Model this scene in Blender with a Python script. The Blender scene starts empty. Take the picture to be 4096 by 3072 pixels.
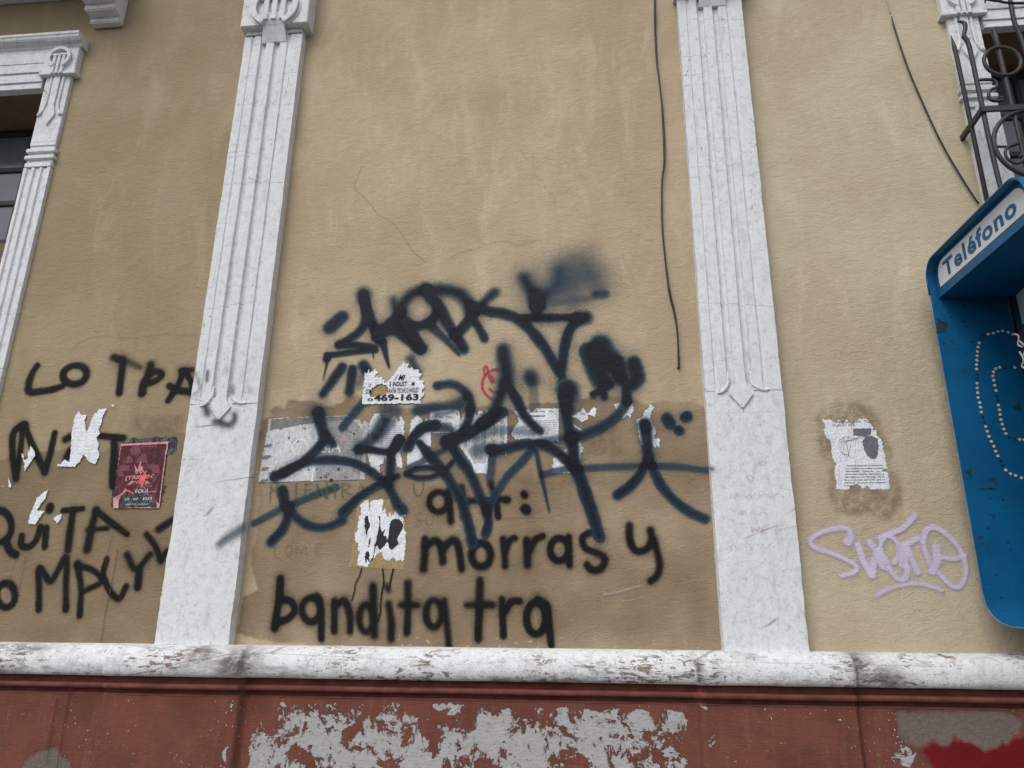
import bpy, bmesh, math, random
import numpy as np
from mathutils import Vector, Matrix
from mathutils.geometry import tessellate_polygon

# ------------------------------------------------------------------ camera, sky, sun, exposure
sc = bpy.context.scene
sc.render.engine = 'CYCLES'
sc.render.resolution_x, sc.render.resolution_y = 1024, 768
cam_d = bpy.data.cameras.new('camera')
cam = bpy.data.objects.new('camera', cam_d)
sc.collection.objects.link(cam)
sc.camera = cam
cam_d.sensor_fit = 'HORIZONTAL'
cam_d.sensor_width = 36.0
cam_d.lens = 3150.0 / 4096.0 * 36.0
cam_d.clip_start = 0.02
cam_d.clip_end = 3000.0
RIGHT = Vector((0.994684, 0.102332, 0.011499))
UP = Vector((0.022295, -0.323033, 0.946125))
FWD = Vector((-0.100533, 0.940839, 0.323597))
cam.matrix_world = Matrix(((RIGHT.x, UP.x, -FWD.x, 0.0), (RIGHT.y, UP.y, -FWD.y, -3.4), (RIGHT.z, UP.z, -FWD.z, 1.3), (0, 0, 0, 1)))

SUN_EL, SUN_AZ = 52.0, 207.0          # azimuth clockwise from +Y (the wall looks towards -Y)
w = bpy.data.worlds.new('World')
sc.world = w
w.use_nodes = True
wn = w.node_tree.nodes
sky = wn.new('ShaderNodeTexSky')
sky.sky_type = 'NISHITA'
sky.sun_disc = False
sky.sun_elevation = math.radians(SUN_EL)
sky.sun_rotation = math.radians(SUN_AZ)
sky.air_density, sky.dust_density, sky.ozone_density = 1.0, 1.5, 1.0
hs = wn.new('ShaderNodeHueSaturation')   # thin cloud takes most of the blue out of the sky
hs.inputs['Saturation'].default_value = 0.28
w.node_tree.links.new(sky.outputs[0], hs.inputs['Color'])
w.node_tree.links.new(hs.outputs[0], wn['Background'].inputs[0])
wn['Background'].inputs[1].default_value = 0.15
sun_d = bpy.data.lights.new('sun', 'SUN')
sun_d.energy = 1.5
sun_d.angle = math.radians(40)
sun_d.color = (1.0, 0.985, 0.965)
sun = bpy.data.objects.new('sun', sun_d)
sc.collection.objects.link(sun)
az, el = math.radians(SUN_AZ), math.radians(SUN_EL)
sdir = Vector((math.sin(az) * math.cos(el), math.cos(az) * math.cos(el), math.sin(el)))
sun.rotation_euler = sdir.to_track_quat('Z', 'Y').to_euler()
sun.location = sdir * 30
sc.view_settings.view_transform = 'Standard'
sc.view_settings.look = 'None'
sc.view_settings.gamma = 1.0
sc.view_settings.use_curve_mapping = False
sc.view_settings.exposure = 0.30
sc.cycles.transparent_max_bounces = 24
sc.cycles.max_bounces = 5
sc.cycles.diffuse_bounces = 3
sc.cycles.glossy_bounces = 2

# ------------------------------------------------------------------ helpers
random.seed(7)
rng = np.random.default_rng(11)
COL = sc.collection

def tag(o, label=None, cat=None, group=None, kind=None):
    if label: o['label'] = label
    if cat: o['category'] = cat
    if group: o['group'] = group
    if kind: o['kind'] = kind
    return o

def link(o, parent=None):
    COL.objects.link(o)
    if parent is not None: o.parent = parent
    return o

def empty(name, parent=None, loc=(0, 0, 0)):
    o = bpy.data.objects.new(name, None)
    o.empty_display_size = 0.1
    o.location = loc
    return link(o, parent)

def mesh(name, verts, faces, mat, parent=None, smooth=False):
    me = bpy.data.meshes.new(name)
    me.from_pydata([tuple(map(float, v)) for v in verts], [], faces)
    me.materials.append(mat)
    if smooth: me.polygons.foreach_set('use_smooth', [True] * len(me.polygons))
    me.update()
    return link(bpy.data.objects.new(name, me), parent)

class MB:
    """collects the shapes of ONE part"""
    def __init__(s): s.v, s.f = [], []
    def add(s, v, f):
        k = len(s.v); s.v += [tuple(p) for p in v]; s.f += [tuple(i + k for i in q) for q in f]; return s
    def box(s, x0, x1, y0, y1, z0, z1, b=0.0):
        if b <= 0:
            return s.add([(x, y, z) for z in (z0, z1) for y in (y0, y1) for x in (x0, x1)],
                         [(0, 2, 3, 1), (4, 5, 7, 6), (0, 1, 5, 4), (2, 6, 7, 3), (0, 4, 6, 2), (1, 3, 7, 5)])
        bm = bmesh.new()
        bmesh.ops.create_cube(bm, size=1.0)
        for v in bm.verts:
            v.co = Vector(((x0 + x1) / 2 + v.co.x * (x1 - x0), (y0 + y1) / 2 + v.co.y * (y1 - y0), (z0 + z1) / 2 + v.co.z * (z1 - z0)))
        bmesh.ops.bevel(bm, geom=bm.edges[:], offset=b, segments=2, affect='EDGES')
        bm.verts.index_update()
        s.add([v.co[:] for v in bm.verts], [[v.index for v in f.verts] for f in bm.faces])
        bm.free(); return s
    def prism(s, pts, y0, y1, holes=(), bevel=0.0):
        """outline in the (x, z) plane, from y0 (front, towards the street) to y1 (back)"""
        loops = [[Vector((p[0], p[1], 0)) for p in pts]] + [[Vector((p[0], p[1], 0)) for p in h] for h in holes]
        tri = tessellate_polygon(loops)
        flat = [p for l in loops for p in l]
        n = len(flat)
        v = [(p.x, y0, p.y) for p in flat] + [(p.x, y1, p.y) for p in flat]
        f = [tuple(t) for t in tri] + [tuple(i + n for i in reversed(t)) for t in tri]
        k = 0
        for l in loops:
            m = len(l)
            for i in range(m): f.append((k + i, k + (i + 1) % m, n + k + (i + 1) % m, n + k + i))
            k += m
        return s.add(v, f)
    def tube(s, pts, r, n=8, cap=True):
        P = [Vector(p) for p in pts]
        rr = r if isinstance(r, (list, tuple)) else [r] * len(P)
        t0 = (P[1] - P[0]).normalized()
        a = t0.orthogonal().normalized()
        rings = []
        for i, p in enumerate(P):
            t = (P[min(i + 1, len(P) - 1)] - P[max(i - 1, 0)]).normalized()
            a = (a - t * a.dot(t)).normalized(); b = t.cross(a)
            rings.append([p + (a * math.cos(2 * math.pi * j / n) + b * math.sin(2 * math.pi * j / n)) * rr[i] for j in range(n)])
        v = [q for ring in rings for q in ring]
        f = [(i * n + j, i * n + (j + 1) % n, (i + 1) * n + (j + 1) % n, (i + 1) * n + j) for i in range(len(P) - 1) for j in range(n)]
        if cap: f += [tuple(range(n - 1, -1, -1)), tuple((len(P) - 1) * n + j for j in range(n))]
        return s.add(v, f)
    def build(s, name, mat, parent=None, smooth=False):
        o = mesh(name, s.v, s.f, mat, parent, smooth)
        bm = bmesh.new(); bm.from_mesh(o.data)
        bmesh.ops.recalc_face_normals(bm, faces=bm.faces[:])
        bm.to_mesh(o.data); bm.free()
        return o

def curve(pts, k=8):
    """Catmull-Rom through points of any dimension"""
    P = [np.array(p, float) for p in pts]
    if len(P) < 3: return [P[0] + (P[-1] - P[0]) * i / k for i in range(k + 1)]
    P = [2 * P[0] - P[1]] + P + [2 * P[-1] - P[-2]]
    out = []
    for i in range(1, len(P) - 2):
        a, b, c, d = P[i - 1], P[i], P[i + 1], P[i + 2]
        for j in range(k):
            t = j / k
            out.append(0.5 * (2 * b + (c - a) * t + (2 * a - 5 * b + 4 * c - d) * t * t + (3 * b - a - 3 * c + d) * t ** 3))
    out.append(P[-2])
    return out

_NG = {}
def vnoise(x, z, scale, seed):
    """smooth value noise, numpy, range -1..1"""
    if seed not in _NG: _NG[seed] = np.random.default_rng(seed).uniform(-1, 1, (256, 256))
    g = _NG[seed]
    x = np.asarray(x, float) * scale + 1000.0; z = np.asarray(z, float) * scale + 1000.0
    i, j = np.floor(x).astype(int), np.floor(z).astype(int)
    u, v = x - i, z - j
    u, v = u * u * (3 - 2 * u), v * v * (3 - 2 * v)
    i0, j0, i1, j1 = i % 256, j % 256, (i + 1) % 256, (j + 1) % 256
    return (g[i0, j0] * (1 - u) + g[i1, j0] * u) * (1 - v) + (g[i0, j1] * (1 - u) + g[i1, j1] * u) * v

def relief(x, z):
    """hand-trowelled unevenness of the plaster, metres towards the street"""
    return 0.0005 * vnoise(x, z, 3.1, 1) + 0.0004 * vnoise(x * 0.7, z, 13.0, 2) + 0.0003 * vnoise(x, z * 1.2, 41.0, 3)

def in_poly(px, pz, poly):
    x = np.asarray(px); z = np.asarray(pz); inside = np.zeros(x.shape, bool)
    n = len(poly)
    for i in range(n):
        (x0, z0), (x1, z1) = poly[i], poly[(i + 1) % n]
        if z0 == z1: continue
        c = ((z0 > z) != (z1 > z)) & (x < (x1 - x0) * (z - z0) / (z1 - z0) + x0)
        inside ^= c
    return inside

def blur(a, n):
    for _ in range(n):
        p = np.pad(a, 1, mode='edge')
        a = (p[1:-1, 1:-1] * 2 + p[:-2, 1:-1] + p[2:, 1:-1] + p[1:-1, :-2] + p[1:-1, 2:]) / 6
    return a

def grid_mesh(name, X, Y, Z, mat, parent=None, attrs=None, keep=None, smooth=True, flip=False):
    """X, Y, Z are 2-D arrays (columns along x, rows along z)"""
    nx, nz = X.shape
    idx = np.arange(nx * nz).reshape(nx, nz)
    q = np.stack([idx[:-1, :-1], idx[1:, :-1], idx[1:, 1:], idx[:-1, 1:]], -1).reshape(-1, 4)
    if keep is not None:
        k = keep
        q = q[(k[:-1, :-1] | k[1:, :-1] | k[1:, 1:] | k[:-1, 1:]).reshape(-1)]
    co = np.stack([X, Y, Z], -1).reshape(-1, 3)
    used = np.unique(q)
    remap = np.full(nx * nz, -1); remap[used] = np.arange(len(used))
    q = remap[q]; co = co[used]
    me = bpy.data.meshes.new(name)
    me.vertices.add(len(co)); me.vertices.foreach_set('co', co.astype(np.float32).ravel())
    me.loops.add(q.size); me.loops.foreach_set('vertex_index', q.astype(np.int32).ravel())
    me.polygons.add(len(q)); me.polygons.foreach_set('loop_start', np.arange(0, q.size, 4, dtype=np.int32))
    me.update(calc_edges=True)
    me.polygons.foreach_set('use_smooth', np.ones(len(q), bool))
    for k, a in (attrs or {}).items():
        at = me.attributes.new(k, 'FLOAT', 'POINT'); at.data.foreach_set('value', a.reshape(-1)[used].astype(np.float32))
    me.materials.append(mat)
    return link(bpy.data.objects.new(name, me), parent)

# ------------------------------------------------------------------ materials
def srgb(r, g, b):
    f = lambda c: (c / 255 / 12.92) if c / 255 <= 0.04045 else ((c / 255 + 0.055) / 1.055) ** 2.4
    return (f(r), f(g), f(b), 1.0)

class NT:
    """tiny node-tree builder"""
    def __init__(s, name):
        s.m = bpy.data.materials.new(name); s.m.use_nodes = True
        s.t = s.m.node_tree; s.b = s.t.nodes['Principled BSDF']; s.out = s.t.nodes['Material Output']
        s.pos = s.t.nodes.new('ShaderNodeNewGeometry').outputs['Position']
    def n(s, kind, **kw):
        o = s.t.nodes.new(kind)
        for k, v in kw.items(): setattr(o, k, v)
        return o
    def l(s, a, b): s.t.links.new(a, b)
    def put(s, sock, v):
        if hasattr(v, 'is_linked') or hasattr(v, 'links'): s.l(v, sock)
        else: sock.default_value = v
    def scaled(s, sx, sy, sz, off=(0, 0, 0)):
        m = s.n('ShaderNodeMapping'); m.inputs['Scale'].default_value = (sx, sy, sz); m.inputs['Location'].default_value = off
        s.l(s.pos, m.inputs['Vector']); return m.outputs[0]
    def noise(s, vec, scale, detail=4, rough=0.55, dist=0.0):
        o = s.n('ShaderNodeTexNoise'); s.l(vec, o.inputs['Vector'])
        o.inputs['Scale'].default_value = scale; o.inputs['Detail'].default_value = detail
        o.inputs['Roughness'].default_value = rough; o.inputs['Distortion'].default_value = dist
        return o.outputs['Fac']
    def ramp(s, fac, a, b, smooth=True):
        o = s.n('ShaderNodeMapRange'); o.interpolation_type = 'SMOOTHSTEP' if smooth else 'LINEAR'
        s.put(o.inputs['Value'], fac); o.inputs['From Min'].default_value = a; o.inputs['From Max'].default_value = b
        return o.outputs['Result']
    def math(s, op, a, b=0.0, c=None):
        o = s.n('ShaderNodeMath', operation=op); s.put(o.inputs[0], a); s.put(o.inputs[1], b)
        if c is not None: s.put(o.inputs[2], c)
        return o.outputs[0]
    def mix(s, fac, a, b, blend='MIX'):
        o = s.n('ShaderNodeMix', data_type='RGBA', blend_type=blend)
        s.put(o.inputs[0], fac); s.put(o.inputs[6], a); s.put(o.inputs[7], b); return o.outputs[2]
    def attr(s, name):
        o = s.n('ShaderNodeAttribute'); o.attribute_name = name; return o.outputs['Fac']
    def cracks(s, vec, scale, width, mask_scale, lo, hi, off=0.12):
        """thin broken crack lines, 0..1"""
        d = s.n('ShaderNodeTexNoise'); s.l(vec, d.inputs['Vector']); d.inputs['Scale'].default_value = scale * 2.5; d.inputs['Detail'].default_value = 5
        add = s.n('ShaderNodeVectorMath', operation='MULTIPLY_ADD'); s.l(d.outputs['Color'], add.inputs[0]); add.inputs[1].default_value = (off, off, off); s.l(vec, add.inputs[2])
        v = s.n('ShaderNodeTexVoronoi', feature='DISTANCE_TO_EDGE'); s.l(add.outputs[0], v.inputs['Vector']); v.inputs['Scale'].default_value = scale
        line = s.ramp(v.outputs['Distance'], width, 0.0)
        return s.math('MULTIPLY', line, s.ramp(s.noise(vec, mask_scale, 2), lo, hi))
    def finish(s, col, rough=0.9, height=None, dist=0.004, strength=1.0, spec=0.3):
        s.put(s.b.inputs['Base Color'], col); s.put(s.b.inputs['Roughness'], rough); s.b.inputs['Specular IOR Level'].default_value = spec
        if height is not None:
            b = s.n('ShaderNodeBump'); b.inputs['Distance'].default_value = dist; b.inputs['Strength'].default_value = strength
            s.l(height, b.inputs['Height']); s.l(b.outputs[0], s.b.inputs['Normal']); s.bump = b
        return s.m

def plaster_height(s):
    h = s.math('MULTIPLY', s.noise(s.scaled(1, 1, 1.3), 105, 3, 0.66, 0.3), 0.75)
    h = s.math('ADD', h, s.math('MULTIPLY', s.noise(s.scaled(0.75, 1, 1.5), 24, 2, 0.6, 0.8), 0.75))
    return h

def mat_plaster(name, base, pale, dark, brown, ovp_shade, stain):
    s = NT(name)
    p = s.scaled(1, 1, 1)
    col = s.mix(s.ramp(s.noise(p, 1.7, 5, 0.6), 0.36, 0.66), dark, base)
    col = s.mix(s.math('MULTIPLY', s.ramp(s.noise(s.scaled(1.5, 1, 0.45, (3, 1, 2)), 4.2, 8, 0.72, 0.5), 0.47, 0.75), 0.8), col, pale)
    col = s.mix(s.math('MULTIPLY', s.ramp(s.noise(s.scaled(1, 1, 1, (7, 0, 4)), 6.5, 6, 0.68), 0.56, 0.75), 0.45), col, brown)
    col = s.mix(s.math('MULTIPLY', s.ramp(s.noise(s.scaled(2.6, 1, 0.32, (1, 1, 9)), 7.0, 7, 0.72), 0.52, 0.74), 0.3), col, brown)
    # browner repaint with patchy cover; shade over the lower wall mixed into its colour
    o = s.attr('overpaint_shade')
    oc = s.mix(s.ramp(s.noise(s.scaled(1.6, 1, 1, (2, 2, 2)), 4, 5, 0.6), 0.35, 0.7), ovp_shade, tuple(c * 0.82 for c in ovp_shade[:3]) + (1,))
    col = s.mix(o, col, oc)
    st = s.math('MULTIPLY', s.attr('stain'), s.ramp(s.noise(s.scaled(1.2, 1, 0.8), 17, 5, 0.7), 0.25, 0.68))
    col = s.mix(s.math('MULTIPLY', st, 0.75), col, stain)
    cr = s.cracks(s.scaled(1, 1, 1.3), 2.3, 0.0035, 2.1, 0.56, 0.66)
    col = s.mix(s.math('MULTIPLY', cr, 0.3), col, tuple(c * 0.35 for c in dark[:3]) + (1,))
    pits = s.math('MULTIPLY', s.ramp(s.noise(s.scaled(0.8, 1, 1.6), 150, 3, 0.55), 0.63, 0.70), s.ramp(s.noise(p, 6, 3), 0.44, 0.62))
    col = s.mix(s.math('MULTIPLY', pits, 0.5), col, tuple(c * 0.5 for c in dark[:3]) + (1,))
    chips = s.math('MULTIPLY', s.attr('chips'), s.ramp(s.noise(s.scaled(1, 1, 1.4), 38, 4, 0.6), 0.6, 0.63))
    col = s.mix(chips, col, srgb(186, 158, 118))
    h = plaster_height(s)
    return s.finish(col, 0.92, h, 0.0045, 1.0, 0.2)

def mat_white(name, worn=0.0, streak=1.0, base=(0.68, 0.683, 0.69, 1)):
    s = NT(name)
    p = s.scaled(1, 1, 1)
    g1 = srgb(176, 175, 177)
    col = s.mix(s.ramp(s.noise(s.scaled(1.8, 1.8, 0.5), 9, 8, 0.75, 0.3), 0.50, 0.82), base, g1)
    col = s.mix(s.math('MULTIPLY', s.ramp(s.noise(s.scaled(1, 1, 1, (5, 5, 5)), 34, 6, 0.8), 0.46, 0.72), 0.55), col, srgb(154, 152, 152))
    col = s.mix(s.math('MULTIPLY', s.ramp(s.noise(s.scaled(1, 1, 0.8, (9, 3, 1)), 3.4, 8, 0.75), 0.52, 0.74), 0.45), col, srgb(158, 154, 150))
    cr = s.cracks(s.scaled(0.35, 0.3, 3.6, (2, 0, 0)), 1.3, 0.007, 4.0, 0.48, 0.58, 0.05)
    col = s.mix(s.math('MULTIPLY', cr, 0.6), col, srgb(104, 98, 94))
    h = s.math('ADD', s.math('MULTIPLY', s.noise(p, 120, 4, 0.62, 0.8), 0.45), s.math('MULTIPLY', s.noise(s.scaled(1, 1, 0.4), 30, 3), 0.6))
    # chips down to grey-brown render
    ch = s.math('MULTIPLY', s.ramp(s.noise(s.scaled(2.2, 2, 0.55, (1, 7, 1)), 46, 5, 0.65, 0.2), 0.615, 0.635), s.ramp(s.noise(s.scaled(1.5, 1, 0.5, (3, 0, 8)), 4.5, 3), 0.54, 0.63))
    col = s.mix(ch, col, s.mix(s.noise(p, 15, 3), srgb(120, 100, 92), srgb(166, 150, 140)))
    specks = s.ramp(s.noise(p, 160, 3, 0.5), 0.70, 0.74)
    col = s.mix(s.math('MULTIPLY', specks, 0.55), col, srgb(120, 116, 112))
    if worn > 0:
        pe = s.ramp(s.noise(s.scaled(1.0, 1.2, 3.2, (4, 2, 6)), 19, 8, 0.7, 0.6), 0.565 - 0.02 * worn, 0.578 - 0.02 * worn)
        pe = s.math('MULTIPLY', pe, s.ramp(s.noise(s.scaled(1, 1, 1.4, (8, 1, 1)), 3.2, 3, 0.6), 0.47, 0.60))
        rev = s.mix(s.noise(p, 30, 4, 0.6), srgb(98, 78, 68), srgb(150, 136, 126))
        col = s.mix(pe, col, rev)
        gr = s.math('MULTIPLY', s.ramp(s.noise(s.scaled(0.6, 1, 2.4, (1, 4, 2)), 11, 6, 0.7), 0.52, 0.74), 0.65)
        col = s.mix(gr, col, srgb(120, 114, 112))
        sp2 = s.ramp(s.noise(s.scaled(0.5, 0.8, 1.5, (6, 6, 2)), 100, 4, 0.62), 0.60, 0.66)
        col = s.mix(s.math('MULTIPLY', sp2, 0.6), col, srgb(96, 92, 90))
        ew = s.math('MULTIPLY', s.attr('grime'), s.ramp(s.noise(s.scaled(1, 1, 1.6), 16, 6, 0.7), 0.3, 0.6))
        col = s.mix(ew, col, srgb(86, 76, 72))
    return s.finish(col, 0.85, h, 0.0055, 1.0, 0.25)

def mat_plinth():
    s = NT('red_brown_limewash')
    p = s.scaled(1, 1, 1)
    red, red2 = srgb(114, 67, 55), srgb(95, 57, 48)
    col = s.mix(s.ramp(s.noise(s.scaled(1, 1, 1), 3.2, 6, 0.65), 0.36, 0.66), red, red2)
    col = s.mix(s.math('MULTIPLY', s.ramp(s.noise(s.scaled(2.6, 1, 0.35), 8, 5, 0.7), 0.5, 0.74), 0.5), col, srgb(124, 84, 75))
    # flaked-off areas show the old white coat
    e = s.math('ADD', s.math('ADD', s.math('MULTIPLY', s.noise(s.scaled(1, 1, 1, (3, 3, 1)), 8, 8, 0.74, 0.35), 0.85), s.math('MULTIPLY', s.noise(s.scaled(1.2, 1, 0.8, (1, 6, 4)), 55, 5, 0.75), 0.15)), s.math('MULTIPLY', s.math('SUBTRACT', s.attr('peel'), 0.5), 0.32))
    pe = s.ramp(e, 0.548, 0.558)
    old = s.mix(s.noise(s.scaled(1, 1, 2), 40, 6, 0.7), srgb(182, 180, 179), srgb(138, 134, 132))
    old = s.mix(s.math('MULTIPLY', s.ramp(s.noise(p, 60, 4, 0.7), 0.55, 0.68), 0.6), old, srgb(128, 92, 82))
    edge = s.math('MULTIPLY', s.ramp(e, 0.52, 0.545), s.math('SUBTRACT', 1.0, pe))
    col = s.mix(s.math('MULTIPLY', edge, 0.4), col, srgb(84, 46, 40))
    col = s.mix(pe, col, old)
    fl = s.math('MULTIPLY', s.ramp(s.noise(s.scaled(1.3, 1, 1, (9, 9, 9)), 95, 3, 0.5), 0.685, 0.70), s.ramp(s.noise(p, 5, 3), 0.42, 0.6))
    col = s.mix(fl, col, srgb(196, 186, 180))
    c = s.attr('cement'); dr = s.attr('deepred')
    col = s.mix(dr, col, s.mix(s.noise(p, 9, 4), srgb(112, 12, 26), srgb(88, 10, 20)))
    cem = s.mix(s.noise(s.scaled(1, 1, 1.3), 60, 7, 0.72), srgb(132, 120, 110), srgb(74, 66, 59))
    col = s.mix(c, col, cem)
    h = s.math('ADD', s.math('MULTIPLY', s.noise(s.scaled(0.6, 1, 1.8), 55, 6, 0.65, 0.8), 0.8), s.math('MULTIPLY', pe, -1.1))
    h = s.math('ADD', h, s.math('MULTIPLY', c, s.math('MULTIPLY', s.noise(p, 70, 6, 0.7), 1.4)))
    return s.finish(col, 0.9, h, 0.004, 1.0, 0.25)

def mat_plain(name, col, rough=0.7, nscale=30.0, var=0.25, bump=0.0, spec=0.4, metal=0.0):
    s = NT(name)
    c = s.mix(s.ramp(s.noise(s.pos, nscale, 5, 0.65), 0.3, 0.7), tuple(x * (1 - var) for x in col[:3]) + (1,), tuple(min(1, x * (1 + var)) for x in col[:3]) + (1,))
    s.b.inputs['Metallic'].default_value = metal
    return s.finish(c, rough, s.noise(s.pos, nscale * 3, 4) if bump else None, bump or 0.001, 1.0, spec)

def mat_spray(name, thin, thick, gloss=0.55):
    """sprayed paint: cover comes from the mesh's own 'cover' values, broken up into droplets; lies on the plaster relief"""
    s = NT(name)
    a = s.attr('cover'); dn = s.attr('load')
    grain = s.math('ADD', s.math('MULTIPLY', s.noise(s.pos, 520, 2, 0.5), 0.55), s.math('MULTIPLY', s.noise(s.scaled(1, 1, 1.6), 130, 3, 0.6), 0.45))
    k = s.math('ADD', a, s.math('MULTIPLY', s.math('SUBTRACT', grain, 0.5), s.math('MULTIPLY', s.math('SUBTRACT', 1.0, a), 1.5)))
    k = s.math('MULTIPLY', k, s.ramp(a, 0.0, 0.12))
    cl = s.n('ShaderNodeClamp'); s.l(k, cl.inputs[0])
    col = s.mix(s.ramp(dn, 0.30, 0.95), thin, thick)
    s.finish(col, gloss, plaster_height(s), 0.003, 1.0, 0.2)
    s.l(cl.outputs[0], s.b.inputs['Alpha'])
    return s.m

def mat_paper(name, col, dirt, amount=0.5, scale=24):
    s = NT(name)
    c = s.mix(s.math('MULTIPLY', s.ramp(s.noise(s.scaled(1.6, 1, 0.6), scale, 6, 0.72, 0.5), 0.42, 0.72), amount), col, dirt)
    fib = s.ramp(s.noise(s.scaled(3, 1, 0.5), 150, 3, 0.6), 0.6, 0.75)
    c = s.mix(s.math('MULTIPLY', fib, 0.25), c, dirt)
    return s.finish(c, 0.8, s.math('ADD', s.noise(s.scaled(1, 1, 1.7), 90, 4, 0.6), s.math('MULTIPLY', s.noise(s.scaled(1.6, 1, 0.7, (3, 1, 1)), 26, 3, 0.6, 1.5), 1.6)), 0.0035, 1.0, 0.25)

M = {}
TAN = dict(base=srgb(182, 164, 137), pale=srgb(193, 177, 152), dark=srgb(170, 151, 123), brown=srgb(162, 142, 116), ovp_shade=srgb(137, 119, 97), stain=srgb(116, 98, 76))
M['wall_mid'] = mat_plaster('ochre_plaster', **TAN)
M['wall_left'] = mat_plaster('ochre_plaster_dim', srgb(157, 140, 114), srgb(167, 151, 125), srgb(147, 130, 103), srgb(140, 122, 97), srgb(130, 113, 90), srgb(112, 94, 72))  # darker left panel: weaker light on this side put into the plaster colour
M['wall_right'] = mat_plaster('ochre_plaster_lit', srgb(188, 174, 149), srgb(198, 185, 163), srgb(177, 161, 135), srgb(168, 151, 125), srgb(160, 140, 112), srgb(108, 92, 70))  # lighter right panel: stronger light on this side put into the plaster colour
M['white'] = mat_white('white_limewash')
M['ledge'] = mat_white('white_ledge_paint', 1.0)
M['plinth'] = mat_plinth()
M['moulding'] = mat_plain('red_brown_moulding', srgb(104, 60, 51), 0.9, 14, 0.25, 0.003, 0.25)
M['iron'] = mat_plain('black_iron_paint', srgb(44, 43, 46), 0.5, 60, 0.25, 0.0012, 0.4)
M['glass_dark'] = None
M['black'] = mat_spray('black_spray_paint', srgb(20, 17, 17), srgb(8, 7, 8), 0.7)
M['navy'] = mat_spray('navy_spray_paint', srgb(24, 62, 82), srgb(13, 15, 26), 0.6)
M['lilac'] = mat_spray('lilac_spray_paint', srgb(206, 192, 214), srgb(206, 194, 216), 0.6)
M['red'] = mat_spray('red_paint', srgb(186, 44, 56), srgb(186, 40, 54), 0.5)
M['green'] = mat_spray('green_pencil', srgb(78, 98, 78), srgb(70, 92, 74), 0.8)
M['brownink'] = mat_spray('brown_ink', srgb(140, 92, 84), srgb(150, 80, 70), 0.8)
M['stainbrown'] = mat_spray('brown_run', srgb(96, 70, 48), srgb(90, 64, 44), 0.9)
M['stainred'] = mat_spray('dark_red_run', srgb(74, 30, 26), srgb(70, 26, 22), 0.9)
M['pale'] = mat_spray('pale_scrape', srgb(196, 190, 182), srgb(190, 182, 172), 0.9)
M['paper_white'] = mat_paper('white_paper', srgb(226, 227, 232), srgb(168, 166, 166), 0.5)
M['paper_grey'] = mat_paper('grey_print', srgb(158, 157, 157), srgb(112, 110, 108), 0.85, 30)
M['paper_pale'] = mat_paper('pale_grey_print', srgb(196, 195, 195), srgb(126, 124, 120), 0.75, 34)
M['paper_darkgrey'] = mat_paper('dark_grey_print', srgb(128, 126, 126), srgb(96, 94, 92), 0.7, 30)
M['paper_pink'] = mat_paper('pink_paper', srgb(218, 158, 156), srgb(206, 112, 108), 0.6, 18)
M['paper_maroon'] = mat_paper('maroon_print', srgb(74, 38, 44), srgb(122, 72, 78), 0.75, 26)
M['paper_dark'] = mat_paper('dark_paper', srgb(48, 46, 52), srgb(150, 148, 154), 0.6, 26)
M['paper_glue'] = mat_paper('dried_glue', srgb(152, 128, 92), srgb(176, 152, 112), 0.8, 36)
M['ink'] = mat_plain('printing_ink', srgb(36, 36, 40), 0.8, 120, 0.3)
M['ink_grey'] = mat_plain('faded_ink', srgb(104, 104, 110), 0.85, 140, 0.35)
M['ink_white'] = mat_plain('white_print', srgb(214, 214, 214), 0.85, 90, 0.12)
M['ink_rose'] = mat_plain('rose_print', srgb(206, 134, 136), 0.85, 60, 0.2)
M['ink_coral'] = mat_plain('coral_print', srgb(224, 96, 98), 0.85, 60, 0.2)
M['ink_mauve'] = mat_plain('mauve_print', srgb(112, 66, 72), 0.85, 90, 0.3)

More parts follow.
